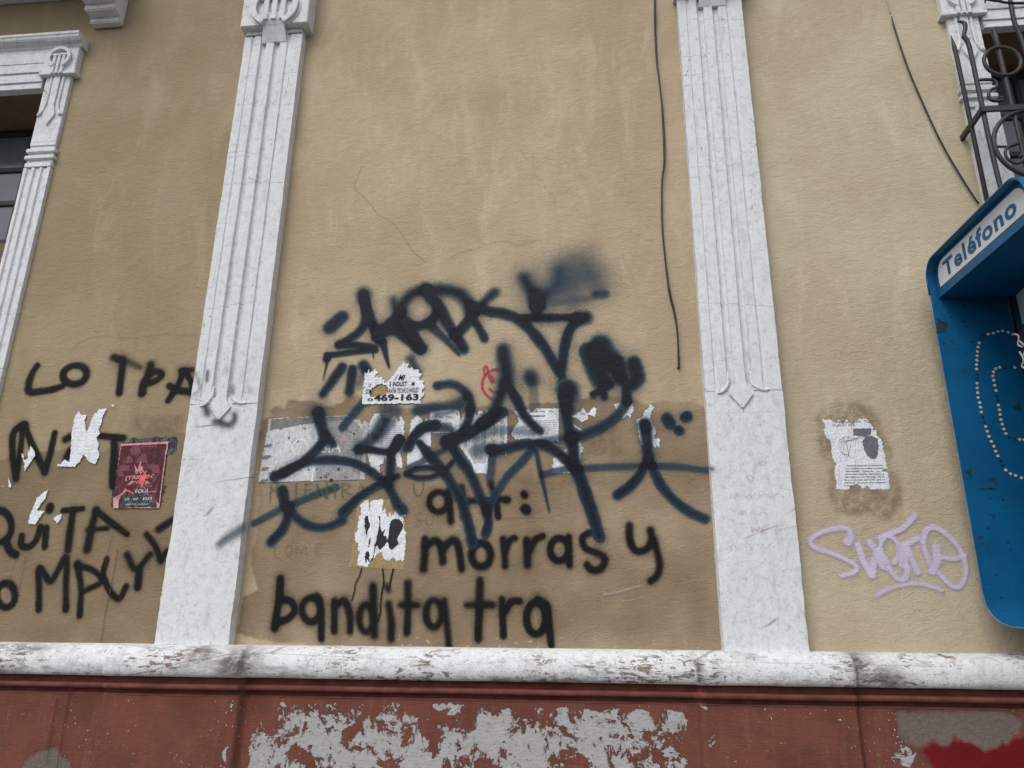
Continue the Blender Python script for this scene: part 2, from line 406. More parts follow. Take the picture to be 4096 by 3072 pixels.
# ------------------------------------------------------------------ traced shapes, in metres on the facade (x along the wall, z up)
GRAFFITI = [
 ('graffiti_word', 'black spray-painted word LO on the left wall panel', 'black', 1, [
  ('letter', [[[[-2.729,2.621,0.0158],[-2.747,2.58,0.0158],[-2.753,2.527,0.0157],[-2.739,2.486,0.0156],[-2.67,2.487,0.0155],[-2.613,2.497,0.0155],[-2.569,2.511,0.0119]],0.0071,0.97]]),
  ('letter', [[[[-2.46,2.58,0.0161],[-2.458,2.558,0.0161],[-2.467,2.538,0.0161],[-2.486,2.525,0.016],[-2.512,2.519,0.0161],[-2.539,2.524,0.0161],[-2.562,2.537,0.0161],[-2.577,2.557,0.0162],[-2.58,2.579,0.0162],[-2.57,2.599,0.0163],[-2.551,2.612,0.0163],[-2.525,2.617,0.0163],[-2.498,2.613,0.0162],[-2.474,2.599,0.0162],[-2.46,2.58,0.0161]],0.0073,0.97]]),
 ]),
 ('graffiti_word', 'black spray-painted letters TRA running onto the fluted pilaster', 'black', 1, [
  ('letter', [[[[-2.332,2.655,0.018],[-2.288,2.642,0.0179]],0.0081,0.97],[[[-2.288,2.642,0.0119],[-2.238,2.623,0.0119],[-2.187,2.598,0.0118]],0.0155,0.75],[[[-2.282,2.639,0.0173],[-2.276,2.556,0.0171],[-2.271,2.469,0.0169]],0.0078,0.97]]),
  ('letter', [[[[-2.134,2.611,0.0189],[-2.136,2.565,0.0188],[-2.155,2.513,0.0187],[-2.154,2.467,0.0221]],0.0085,0.97],[[[-2.135,2.565,0.0159],[-2.093,2.575,0.0158],[-2.069,2.557,0.0158],[-2.089,2.531,0.0158],[-2.138,2.512,0.0157]],0.0071,0.97]]),
  ('letter', [[[[-1.961,2.575,0.0146],[-1.974,2.514,0.0145],[-1.995,2.463,0.0144],[-2.014,2.424,0.0143]],0.0066,0.97],[[[-2.021,2.501,0.0151],[-1.974,2.477,0.015],[-1.907,2.467,0.0149]],0.0068,0.97],[[[-1.975,2.575,0.0128],[-1.919,2.579,0.0128]],0.0128,0.9],[[[-1.952,2.572,0.0128],[-1.908,2.507,0.0127],[-1.907,2.461,0.0126]],0.0058,0.97]]),
 ]),
 ('graffiti_word', 'black spray-painted letters NIT behind the torn white paper', 'black', 1, [
  ('letter', [[[[-2.723,2.319,0.0152],[-2.737,2.316,0.0176],[-2.771,2.285,0.0152],[-2.769,2.224,0.0151],[-2.744,2.14,0.0149],[-2.712,2.053,0.0147]],0.0069,0.97],[[[-2.737,2.313,0.0129],[-2.722,2.223,0.0127],[-2.715,2.14,0.0126],[-2.709,2.053,0.0124]],0.0058,0.97],[[[-2.725,2.313,0.0158],[-2.679,2.239,0.0156],[-2.627,2.161,0.0154],[-2.57,2.084,0.0152]],0.0071,0.97],[[[-2.57,2.084,0.0141],[-2.563,2.182,0.0143],[-2.562,2.274,0.0144]],0.0063,0.97]]),
  ('letter', [[[[-2.501,2.242,0.0161],[-2.47,2.258,0.0161]],0.0115,0.97],[[[-2.476,2.15,0.017],[-2.461,2.186,0.017]],0.0113,0.97]]),
  ('letter', [[[[-2.332,2.256,0.0154],[-2.262,2.249,0.0153],[-2.21,2.243,0.0153]],0.0069,0.97],[[[-2.256,2.244,0.017],[-2.239,2.161,0.0168],[-2.231,2.08,0.0166],[-2.219,2.015,0.0165]],0.0076,0.97]]),
 ]),
 ('graffiti_word', 'black spray-painted word QUITA below the torn white paper', 'black', 1, [
  ('letter', [[[[-2.782,1.899,0.0148],[-2.766,1.903,0.0148],[-2.748,1.902,0.0148],[-2.73,1.895,0.0147],[-2.713,1.883,0.0147],[-2.698,1.868,0.0146],[-2.687,1.849,0.0146],[-2.68,1.829,0.0146],[-2.678,1.809,0.0145],[-2.68,1.791,0.0145],[-2.688,1.776,0.0145],[-2.699,1.765,0.0144],[-2.714,1.758,0.0144],[-2.73,1.757,0.0145],[-2.748,1.761,0.0145]],0.0066,0.97],[[[-2.697,1.765,0.0161],[-2.66,1.717,0.016],[-2.63,1.701,0.016]],0.0073,0.97]]),
  ('letter', [[[[-2.619,1.785,0.0136],[-2.612,1.744,0.0135],[-2.573,1.736,0.0135],[-2.545,1.764,0.0135],[-2.536,1.825,0.0136]],0.0061,0.97]]),
  ('letter', [[[[-2.508,1.82,0.0144],[-2.496,1.736,0.0142]],0.0065,0.97],[[[-2.509,1.92,0.018],[-2.509,1.908,0.018]],0.0081,0.97]]),
  ('letter', [[[[-2.44,1.901,0.012],[-2.346,1.909,0.0119]],0.0054,0.97],[[[-2.392,1.901,0.0153],[-2.388,1.82,0.0152],[-2.381,1.724,0.015]],0.0069,0.97]]),
  ('letter', [[[[-2.279,1.9,0.0161],[-2.285,1.82,0.0159],[-2.288,1.724,0.0157]],0.0072,0.97],[[[-2.279,1.9,0.0136],[-2.205,1.851,0.0134],[-2.109,1.791,0.0132]],0.0061,0.97],[[[-2.301,1.812,0.0092],[-2.208,1.819,0.0092]],0.0075,0.97]]),
 ]),
 ('graffiti_word', 'black spray-painted letters O MPC in the lowest row at left', 'black', 1, [
  ('letter', [[[[-2.591,1.521,0.0147],[-2.59,1.499,0.0147],[-2.598,1.481,0.0146],[-2.614,1.471,0.0146],[-2.633,1.471,0.0147],[-2.653,1.48,0.0147],[-2.67,1.498,0.0147],[-2.68,1.521,0.0148],[-2.681,1.544,0.0148],[-2.673,1.562,0.0149],[-2.657,1.572,0.0149],[-2.637,1.572,0.0149],[-2.617,1.562,0.0148],[-2.601,1.544,0.0148],[-2.591,1.521,0.0147]],0.0066,0.97]]),
  ('letter', [[[[-2.465,1.461,0.0129],[-2.483,1.553,0.0131],[-2.501,1.642,0.0132],[-2.437,1.584,0.0131],[-2.409,1.63,0.0132],[-2.383,1.689,0.0132],[-2.361,1.584,0.013],[-2.336,1.462,0.0128]],0.0058,0.97]]),
  ('letter', [[[[-2.322,1.661,0.0131],[-2.283,1.553,0.0129],[-2.266,1.436,0.0127]],0.0059,0.97],[[[-2.32,1.654,0.0123],[-2.24,1.63,0.0122],[-2.193,1.584,0.0121],[-2.264,1.542,0.0121]],0.0055,0.97]]),
  ('letter', [[[[-2.186,1.681,0.0123],[-2.19,1.615,0.0122],[-2.148,1.546,0.012],[-2.096,1.509,0.0119],[-2.072,1.562,0.012]],0.0055,0.97]]),
 ]),
 ('graffiti_word', 'black spray-painted zigzag letters against the lower left pilaster edge', 'black', 1, [
  ('letter', [[[[-2.093,1.7,0.0139],[-2.04,1.638,0.0137],[-1.984,1.7,0.0138]],0.0114,0.97],[[[-2.022,1.631,0.0153],[-2.018,1.558,0.0152]],0.0069,0.97]]),
  ('letter', [[[[-2.016,1.791,0.0124],[-1.966,1.739,0.0122],[-1.929,1.677,0.0121]],0.0099,0.97],[[[-1.929,1.677,0.0121],[-1.908,1.716,0.0122]],0.0097,0.97]]),
  ('letter', [[[[-1.961,1.814,0.0157],[-1.905,1.854,0.0157]],0.0115,0.97]]),
 ]),
 ('graffiti_smudge', 'black spray smudges around the arrow tip of the left pilaster', 'black', 3, [
  ('smudge', [[[[-1.786,2.361,0.0134],[-1.778,2.341,0.0134]],0.0134,0.85]]),
  ('smudge', [[[[-1.736,2.299,0.0102],[-1.699,2.291,0.0102],[-1.663,2.283,0.0102],[-1.643,2.302,0.0102],[-1.644,2.333,0.0102]],0.0113,0.85]]),
  ('smudge', [[[[-1.804,2.544,0.0064],[-1.803,2.502,0.0063]],0.0095,0.6],[[[-1.672,2.467,0.0073],[-1.67,2.436,0.0073]],0.0104,0.6],[[[-1.864,2.54,0.0064],[-1.831,2.461,0.0063],[-1.863,2.43,0.0063]],0.0117,0.35],[[[-1.594,2.46,0.0104],[-1.577,2.444,0.0104]],0.0156,0.25]]),
 ]),
 ('graffiti_word', 'black spray-painted word art: above the word morras', 'black', 2, [
  ('letter', [[[[-0.642,1.918,0.0136],[-0.65,1.9,0.0135],[-0.665,1.889,0.0135],[-0.683,1.885,0.0135],[-0.701,1.89,0.0135],[-0.715,1.902,0.0136],[-0.723,1.92,0.0136],[-0.723,1.94,0.0136],[-0.715,1.957,0.0137],[-0.7,1.969,0.0137],[-0.682,1.973,0.0137],[-0.664,1.968,0.0137],[-0.65,1.955,0.0136],[-0.642,1.937,0.0136],[-0.642,1.918,0.0136]],0.01,0.99],[[[-0.641,1.976,0.0147],[-0.631,1.903,0.0145],[-0.625,1.844,0.0144]],0.0101,0.99]]),
  ('letter', [[[[-0.583,1.993,0.0137],[-0.573,1.928,0.0135],[-0.571,1.863,0.0134]],0.0111,0.9],[[[-0.571,1.928,0.012],[-0.536,1.932,0.012],[-0.501,1.932,0.012]],0.011,0.9]]),
  ('letter', [[[[-0.452,2.007,0.0141],[-0.428,1.937,0.014],[-0.417,1.862,0.0138]],0.0101,0.99],[[[-0.49,1.935,0.011],[-0.43,1.937,0.011],[-0.378,1.936,0.0169]],0.01,0.99]]),
  ('mark', [[[[-0.306,1.961,0.0149],[-0.302,1.955,0.0149]],0.0109,0.99]]),
  ('mark', [[[[-0.299,1.896,0.0187],[-0.294,1.891,0.0187]],0.0118,0.99]]),
 ]),
 ('graffiti_word', 'black spray-painted word morras on the brown wall patch', 'black', 2, [
  ('letter', [[[[-0.735,1.766,0.0168],[-0.734,1.693,0.0166],[-0.736,1.641,0.0165]],0.0099,0.99],[[[-0.728,1.737,0.0152],[-0.69,1.761,0.0153],[-0.663,1.732,0.0152],[-0.653,1.67,0.015]],0.0098,0.99],[[[-0.653,1.727,0.0152],[-0.615,1.761,0.0152],[-0.589,1.737,0.0151],[-0.571,1.641,0.0149]],0.0098,0.99]]),
  ('letter', [[[[-0.446,1.698,0.0149],[-0.45,1.676,0.0149],[-0.461,1.659,0.0149],[-0.477,1.65,0.0149],[-0.495,1.65,0.0149],[-0.512,1.659,0.0149],[-0.524,1.676,0.015],[-0.529,1.698,0.015],[-0.525,1.72,0.015],[-0.514,1.737,0.0151],[-0.498,1.747,0.0151],[-0.479,1.747,0.0151],[-0.463,1.737,0.015],[-0.451,1.72,0.015],[-0.446,1.698,0.0149]],0.0096,0.99]]),
  ('letter', [[[[-0.393,1.765,0.0141],[-0.387,1.708,0.014],[-0.384,1.651,0.0138]],0.0097,0.99],[[[-0.383,1.717,0.013],[-0.364,1.76,0.0131],[-0.344,1.77,0.0131]],0.0096,0.99]]),
  ('letter', [[[[-0.293,1.76,0.015],[-0.288,1.656,0.0147]],0.0097,0.99],[[[-0.281,1.712,0.0129],[-0.256,1.76,0.013],[-0.223,1.779,0.013]],0.0096,0.99]]),
  ('letter', [[[[-0.114,1.722,0.0138],[-0.118,1.701,0.0138],[-0.129,1.685,0.0138],[-0.145,1.676,0.0137],[-0.162,1.676,0.0138],[-0.177,1.685,0.0138],[-0.188,1.701,0.0138],[-0.191,1.722,0.0139],[-0.187,1.742,0.0139],[-0.177,1.758,0.0139],[-0.161,1.767,0.0139],[-0.144,1.767,0.0139],[-0.128,1.758,0.0139],[-0.118,1.742,0.0139],[-0.114,1.722,0.0138]],0.0095,0.99],[[[-0.112,1.772,0.0139],[-0.112,1.712,0.0138],[-0.11,1.656,0.0137]],0.0096,0.99]]),
  ('letter', [[[[0.014,1.788,0.0144],[-0.02,1.792,0.0144],[-0.054,1.769,0.0144],[-0.04,1.726,0.0143],[0.016,1.703,0.0142],[0.039,1.679,0.0141],[0.02,1.642,0.014],[-0.018,1.637,0.0141],[-0.037,1.658,0.0141]],0.0096,0.99]]),
 ]),
 ('graffiti_word', 'single black spray-painted letter y right of the word morras', 'black', 2, [
  ('letter', [[[[0.146,1.821,0.0148],[0.146,1.764,0.0147],[0.168,1.717,0.0146],[0.211,1.721,0.0146],[0.236,1.759,0.0146],[0.233,1.801,0.0147]],0.0096,0.99],[[[0.245,1.759,0.0141],[0.261,1.693,0.014],[0.264,1.647,0.0139],[0.248,1.61,0.0138],[0.224,1.592,0.0138]],0.0094,0.99]]),
 ]),
 ('graffiti_word', 'black spray-painted word bandita just above the white ledge', 'black', 2, [
  ('letter', [[[[-1.368,1.597,0.016],[-1.363,1.517,0.0158],[-1.368,1.438,0.0156],[-1.37,1.393,0.0155]],0.0097,0.99],[[[-1.352,1.511,0.0151],[-1.308,1.501,0.015],[-1.29,1.465,0.015],[-1.315,1.432,0.0149],[-1.359,1.416,0.0149]],0.0096,0.99]]),
  ('letter', [[[[-1.176,1.469,0.0142],[-1.178,1.448,0.0142],[-1.188,1.431,0.0141],[-1.203,1.421,0.0141],[-1.221,1.421,0.0141],[-1.238,1.43,0.0142],[-1.251,1.447,0.0142],[-1.258,1.468,0.0143],[-1.256,1.49,0.0143],[-1.246,1.507,0.0143],[-1.231,1.516,0.0143],[-1.213,1.517,0.0143],[-1.195,1.507,0.0143],[-1.182,1.49,0.0142],[-1.176,1.469,0.0142]],0.0095,0.99],[[[-1.198,1.524,0.0143],[-1.18,1.505,0.0143],[-1.168,1.433,0.0141],[-1.161,1.35,0.0139]],0.0096,0.99]]),
  ('letter', [[[[-1.119,1.505,0.0156],[-1.108,1.382,0.0153]],0.0095,0.99],[[[-1.11,1.486,0.0142],[-1.074,1.505,0.0142],[-1.047,1.453,0.0141],[-1.039,1.383,0.0139]],0.0095,0.99]]),
  ('letter', [[[[-0.942,1.435,0.0133],[-0.944,1.411,0.0133],[-0.951,1.392,0.0132],[-0.962,1.382,0.0132],[-0.975,1.381,0.0132],[-0.988,1.392,0.0133],[-0.998,1.411,0.0133],[-1.003,1.434,0.0133],[-1.002,1.458,0.0134],[-0.995,1.477,0.0134],[-0.983,1.488,0.0134],[-0.97,1.488,0.0134],[-0.957,1.478,0.0134],[-0.947,1.459,0.0134],[-0.942,1.435,0.0133]],0.0093,0.99],[[[-0.953,1.568,0.0149],[-0.942,1.454,0.0147],[-0.932,1.365,0.0145]],0.0095,0.99]]),
  ('letter', [[[[-0.879,1.493,0.0147],[-0.864,1.423,0.0146],[-0.86,1.353,0.0144]],0.0094,0.99],[[[-0.894,1.569,0.0095],[-0.883,1.549,0.0094]],0.0095,0.8]]),
  ('letter', [[[[-0.801,1.579,0.0142],[-0.795,1.468,0.0139],[-0.794,1.379,0.0138]],0.0094,0.99],[[[-0.826,1.49,0.0127],[-0.756,1.491,0.0126]],0.0093,0.99]]),
  ('letter', [[[[-0.649,1.456,0.0132],[-0.651,1.433,0.0131],[-0.66,1.414,0.0131],[-0.673,1.403,0.0131],[-0.688,1.403,0.0131],[-0.702,1.413,0.0131],[-0.712,1.432,0.0132],[-0.716,1.456,0.0132],[-0.714,1.479,0.0132],[-0.706,1.499,0.0133],[-0.693,1.509,0.0133],[-0.677,1.509,0.0133],[-0.663,1.499,0.0132],[-0.653,1.48,0.0132],[-0.649,1.456,0.0132]],0.0092,0.99],[[[-0.641,1.508,0.0133],[-0.627,1.424,0.0131],[-0.614,1.33,0.0129]],0.0093,0.99]]),
 ]),
 ('graffiti_word', 'black spray-painted word tra at the end of the bottom line', 'black', 2, [
  ('letter', [[[[-0.491,1.593,0.016],[-0.491,1.47,0.0157],[-0.492,1.356,0.0154]],0.0093,0.99],[[[-0.542,1.492,0.0132],[-0.435,1.493,0.0131]],0.0092,0.99]]),
  ('letter', [[[[-0.395,1.515,0.0131],[-0.386,1.37,0.0128]],0.0092,0.99],[[[-0.381,1.467,0.0137],[-0.355,1.506,0.0137],[-0.321,1.509,0.0137]],0.0091,0.99]]),
  ('letter', [[[[-0.212,1.44,0.0141],[-0.216,1.413,0.0141],[-0.227,1.391,0.0141],[-0.243,1.379,0.014],[-0.26,1.379,0.0141],[-0.276,1.391,0.0141],[-0.287,1.412,0.0141],[-0.291,1.44,0.0142],[-0.287,1.467,0.0143],[-0.276,1.489,0.0143],[-0.261,1.502,0.0143],[-0.243,1.502,0.0143],[-0.227,1.489,0.0143],[-0.216,1.467,0.0142],[-0.212,1.44,0.0141]],0.009,0.99],[[[-0.245,1.516,0.0137],[-0.205,1.491,0.0136],[-0.199,1.428,0.0135],[-0.19,1.334,0.0133]],0.0091,0.99]]),
 ]),
 ('paint_drip', 'three thin black paint drips below the torn black and white poster', 'black', 2, [
  ('drip', [[[[-1.007,1.641,0.0027],[-1.015,1.608,0.0027],[-1.029,1.578,0.0027],[-1.032,1.545,0.0027],[-1.04,1.506,0.0027]],0.0017,1.0]]),
  ('drip', [[[[-0.914,1.638,0.0031],[-0.906,1.585,0.0031],[-0.911,1.545,0.003],[-0.914,1.5,0.003],[-0.913,1.461,0.003],[-0.92,1.422,0.003]],0.0017,1.0]]),
  ('drip', [[[[-0.867,1.638,0.0034],[-0.875,1.598,0.0034],[-0.88,1.559,0.0034]],0.0017,1.0]]),
 ]),
 ('graffiti_tag', 'upper navy blue spray tag with thick angular joined letters', 'navy', 1, [
  ('dot', [[[[-1.248,2.777,0.0336],[-1.199,2.833,0.0338]],0.0104,0.97]]),
  ('letter', [[[[-1.1,2.951,0.0224],[-1.081,2.884,0.0222],[-1.075,2.824,0.022],[-1.094,2.765,0.0218],[-1.144,2.72,0.0218],[-1.197,2.687,0.0217]],0.0094,0.97],[[[-1.1,2.954,0.0324],[-1.096,2.932,0.0323]],0.0265,0.8],[[[-1.092,2.914,0.0234],[-1.057,2.823,0.0231],[-1.024,2.751,0.0229],[-0.999,2.704,0.0227]],0.0094,0.97],[[[-1.197,2.687,0.0166],[-1.108,2.682,0.0165],[-1.021,2.665,0.0164]],0.0051,0.97],[[[-1.017,2.655,0.0135],[-1.132,2.648,0.0136],[-1.247,2.633,0.0136]],0.004,0.97],[[[-1.25,2.633,0.0171],[-1.25,2.616,0.017]],0.0045,0.97],[[[-1.249,2.604,0.0051],[-1.252,2.567,0.0039],[-1.261,2.512,0.0017]],0.0023,0.97],[[[-1.027,2.637,0.0028],[-1.024,2.614,0.0028]],0.0023,0.97],[[[-0.984,2.692,0.0181],[-0.967,2.634,0.0112],[-0.945,2.565,0.005]],0.0045,0.9]]),
  ('letter', [[[[-1.002,2.751,0.0331],[-1.001,2.745,0.0331]],0.0114,0.97],[[[-1.014,2.722,0.0262],[-0.97,2.773,0.0263],[-0.902,2.842,0.0265]],0.0091,0.97],[[[-1.002,2.751,0.024],[-0.925,2.751,0.0239],[-0.861,2.703,0.0237],[-0.801,2.649,0.0235]],0.0091,0.97],[[[-0.946,2.915,0.0175],[-0.928,2.86,0.0173],[-0.901,2.812,0.0172]],0.0233,0.85],[[[-0.798,2.964,0.0262],[-0.863,2.936,0.0262],[-0.902,2.877,0.026],[-0.909,2.806,0.0258],[-0.881,2.759,0.0256]],0.0233,0.97]]),
  ('letter', [[[[-0.883,2.794,0.0251],[-0.821,2.773,0.025],[-0.762,2.79,0.025]],0.0091,0.97],[[[-0.733,2.889,0.0241],[-0.734,2.836,0.024],[-0.762,2.79,0.0239]],0.0126,0.97],[[[-0.877,2.794,0.0257],[-0.841,2.734,0.0255],[-0.796,2.658,0.0252]],0.0091,0.97],[[[-0.761,2.772,0.0227],[-0.699,2.718,0.0168],[-0.648,2.659,0.0111],[-0.614,2.618,0.0055]],0.0079,0.8]]),
  ('letter', [[[[-0.786,2.963,0.0256],[-0.762,2.914,0.0254],[-0.71,2.859,0.0252],[-0.68,2.787,0.0249],[-0.628,2.704,0.0246],[-0.596,2.649,0.0244]],0.0128,0.97],[[[-0.775,2.948,0.0302],[-0.697,2.957,0.0301],[-0.63,2.936,0.0299],[-0.585,2.89,0.0297],[-0.558,2.824,0.0294]],0.0261,0.97]]),
  ('letter', [[[[-0.452,2.936,0.0206],[-0.495,2.893,0.0205],[-0.54,2.838,0.0204]],0.0171,0.9],[[[-0.54,2.838,0.0238],[-0.592,2.767,0.0236],[-0.636,2.719,0.0235]],0.0091,0.97],[[[-0.567,2.83,0.0193],[-0.532,2.765,0.0191],[-0.496,2.697,0.0189]],0.0091,0.97]]),
  ('letter', [[[[-0.562,2.865,0.0262],[-0.474,2.839,0.026],[-0.409,2.825,0.0259],[-0.339,2.793,0.0257],[-0.285,2.74,0.0254],[-0.227,2.669,0.0251],[-0.18,2.584,0.0248],[-0.152,2.528,0.0203],[-0.133,2.497,0.0128]],0.0091,0.97],[[[-0.328,2.798,0.019],[-0.221,2.794,0.0189],[-0.115,2.793,0.0188],[-0.031,2.789,0.0187]],0.0078,0.97],[[[-0.062,2.79,0.0287],[-0.02,2.791,0.0286]],0.0221,0.97],[[[-0.041,2.783,0.0242],[-0.087,2.745,0.0241],[-0.114,2.677,0.024],[-0.128,2.594,0.0237],[-0.134,2.508,0.0138]],0.0099,0.97],[[[-0.142,2.492,0.0032],[-0.152,2.473,0.0032]],0.0021,0.97]]),
  ('flare', [[[[-0.313,3.005,0.0287],[-0.275,2.932,0.0284],[-0.248,2.848,0.028]],0.0344,0.85],[[[-0.145,3.034,0.0257],[-0.156,2.969,0.0255],[-0.21,2.912,0.0254]],0.04,0.7],[[[-0.248,2.913,0.0396],[-0.243,2.878,0.0394]],0.0339,0.7],[[[-0.248,2.89,0.0327],[-0.248,2.854,0.0325]],0.0101,0.97],[[[-0.292,3.004,0.0344],[-0.221,2.924,0.0339],[-0.157,2.951,0.0339]],0.0516,0.35],[[[0.03,2.906,0.0201],[0.072,2.907,0.0201]],0.0223,0.75],[[[-0.015,3.047,0.0342],[0.021,2.986,0.0339],[0.046,2.926,0.0336]],0.0627,0.4],[[[-0.112,3.075,0.0402],[-0.07,2.966,0.0395],[-0.077,2.895,0.0392]],0.0746,0.4],[[[-0.168,2.869,0.0146],[-0.088,2.878,0.0145],[-0.008,2.887,0.0145]],0.0336,0.5],[[[-0.014,3.107,0.0345],[-0.005,3.023,0.0341]],0.0746,0.28],[[[-0.059,2.995,0.051],[0.037,3.003,0.0509]],0.085,0.3],[[[-0.134,3.052,0.0344],[-0.114,2.949,0.0339]],0.0687,0.35]]),
 ]),
 ('graffiti_tag', 'three short navy spray dashes beside the torn phone number notice', 'navy', 1, [
  ('dash', [[[[-1.173,2.574,0.0214],[-1.209,2.515,0.0212],[-1.255,2.44,0.0188]],0.009,0.97]]),
  ('dash', [[[[-1.121,2.561,0.0207],[-1.124,2.507,0.0206],[-1.128,2.449,0.0204]],0.009,0.97]]),
  ('dash', [[[[-1.07,2.582,0.0258],[-1.054,2.556,0.0257]],0.0112,0.97],[[[-1.068,2.523,0.02],[-1.087,2.484,0.0199]],0.0222,0.45]]),
 ]),
 ('graffiti_smudge', 'soft navy spray smudges above and below the phone number notice', 'navy', 1, [
  ('smudge', [[[[-0.845,2.608,0.02],[-0.821,2.562,0.0199],[-0.809,2.539,0.0198]],0.0334,0.8]]),
  ('smudge', [[[[-0.949,2.365,0.0271],[-0.901,2.358,0.027]],0.0379,0.6]]),
 ]),
 ('graffiti_tag', 'large lower navy spray tag sprawling over the torn paper row', 'navy', 2, [
  ('letter', [[[[-1.271,2.356,0.0274],[-1.268,2.345,0.0274]],0.0329,0.97],[[[-1.268,2.351,0.0263],[-1.255,2.301,0.0261],[-1.225,2.236,0.0259]],0.011,0.97],[[[-1.217,2.23,0.0226],[-1.255,2.178,0.0225],[-1.313,2.12,0.0224],[-1.378,2.079,0.0223],[-1.444,2.048,0.0223]],0.007,0.97],[[[-1.223,2.236,0.0194],[-1.184,2.198,0.0193]],0.0086,0.9],[[[-1.404,2.068,0.0191],[-1.327,2.104,0.0191],[-1.239,2.122,0.0191],[-1.154,2.121,0.019],[-1.079,2.107,0.0189],[-1.008,2.074,0.0188],[-0.954,2.038,0.0186],[-0.915,2.001,0.0185],[-0.887,1.955,0.0184],[-0.864,1.915,0.0223],[-0.842,1.892,0.0222]],0.0074,0.93],[[[-0.872,2.047,0.0124],[-0.937,2.017,0.0186],[-1.002,1.982,0.0185],[-1.06,1.936,0.0185],[-1.11,1.884,0.0235]],0.0067,0.97]]),
  ('letter', [[[[-0.71,2.47,0.0196],[-0.646,2.476,0.0195],[-0.593,2.45,0.0194],[-0.554,2.395,0.0192],[-0.553,2.346,0.0191]],0.0087,0.9],[[[-0.553,2.353,0.0202],[-0.559,2.299,0.02],[-0.586,2.241,0.0199]],0.0096,0.9],[[[-0.57,2.406,0.0214],[-0.643,2.375,0.0214],[-0.737,2.361,0.0214],[-0.8,2.351,0.0215]],0.0241,0.8],[[[-0.58,2.374,0.0107],[-0.657,2.337,0.0106],[-0.709,2.328,0.0107]],0.016,0.6]]),
  ('letter', [[[[-0.956,2.301,0.0258],[-0.984,2.248,0.0256],[-1.018,2.206,0.0255],[-1.058,2.172,0.0254]],0.0242,0.8],[[[-0.919,2.301,0.0214],[-0.977,2.221,0.0213]],0.0268,0.6],[[[-1.06,2.169,0.0222],[-1.05,2.169,0.0222]],0.0069,0.97],[[[-1.063,2.169,0.0148],[-0.999,2.167,0.0148],[-0.936,2.157,0.0147],[-0.895,2.172,0.0147]],0.0069,0.97],[[[-0.871,2.214,0.0201],[-0.891,2.188,0.02],[-0.908,2.136,0.0199],[-0.909,2.063,0.0197],[-0.911,2.012,0.0196]],0.0085,0.97],[[[-0.876,2.214,0.0243],[-0.89,2.178,0.0242]],0.0074,0.97],[[[-1.053,2.4,0.018],[-1.093,2.351,0.0179],[-1.127,2.303,0.0179],[-1.146,2.276,0.0178]],0.0076,0.8]]),
  ('letter', [[[[-0.832,2.177,0.0241],[-0.809,2.224,0.0243],[-0.769,2.266,0.0244],[-0.712,2.278,0.0243]],0.0094,0.97],[[[-0.712,2.278,0.0169],[-0.649,2.258,0.0168],[-0.622,2.231,0.0168]],0.0191,0.7],[[[-0.781,2.197,0.0179],[-0.737,2.144,0.0208],[-0.683,2.086,0.0206],[-0.635,2.019,0.0204],[-0.592,1.953,0.0201],[-0.564,1.888,0.0199],[-0.542,1.814,0.0197],[-0.526,1.748,0.0195]],0.0068,0.97],[[[-0.827,2.083,0.014],[-0.777,2.103,0.014],[-0.726,2.133,0.014],[-0.666,2.164,0.014]],0.0062,0.75],[[[-0.836,2.057,0.0108],[-0.796,2.076,0.0109],[-0.739,2.082,0.0108],[-0.682,2.07,0.0108]],0.0041,0.97],[[[-0.836,2.054,0.0108],[-0.784,2.038,0.0108],[-0.722,2.04,0.0108],[-0.662,2.068,0.0108],[-0.628,2.106,0.0108]],0.0046,0.97]]),
  ('letter', [[[[-0.407,2.334,0.0263],[-0.499,2.277,0.0262],[-0.575,2.231,0.0261],[-0.647,2.2,0.0261]],0.0095,0.97],[[[-0.659,2.2,0.0324],[-0.646,2.198,0.0324]],0.0084,0.97],[[[-0.638,2.184,0.0198],[-0.597,2.121,0.0196],[-0.555,2.069,0.0194],[-0.517,1.998,0.0192],[-0.486,1.927,0.019],[-0.467,1.877,0.0188]],0.0083,0.97],[[[-0.467,1.887,0.0178],[-0.458,1.838,0.0177],[-0.47,1.789,0.0176]],0.0064,0.97]]),
  ('letter', [[[[-0.406,2.641,0.034],[-0.392,2.545,0.0336],[-0.385,2.473,0.0332]],0.0274,0.95],[[[-0.401,2.473,0.0257],[-0.418,2.408,0.0255],[-0.453,2.328,0.0253],[-0.499,2.286,0.0252]],0.0161,0.97],[[[-0.372,2.445,0.0213],[-0.34,2.39,0.0211],[-0.309,2.325,0.0209],[-0.268,2.274,0.0207],[-0.237,2.246,0.0206]],0.0128,0.97]]),
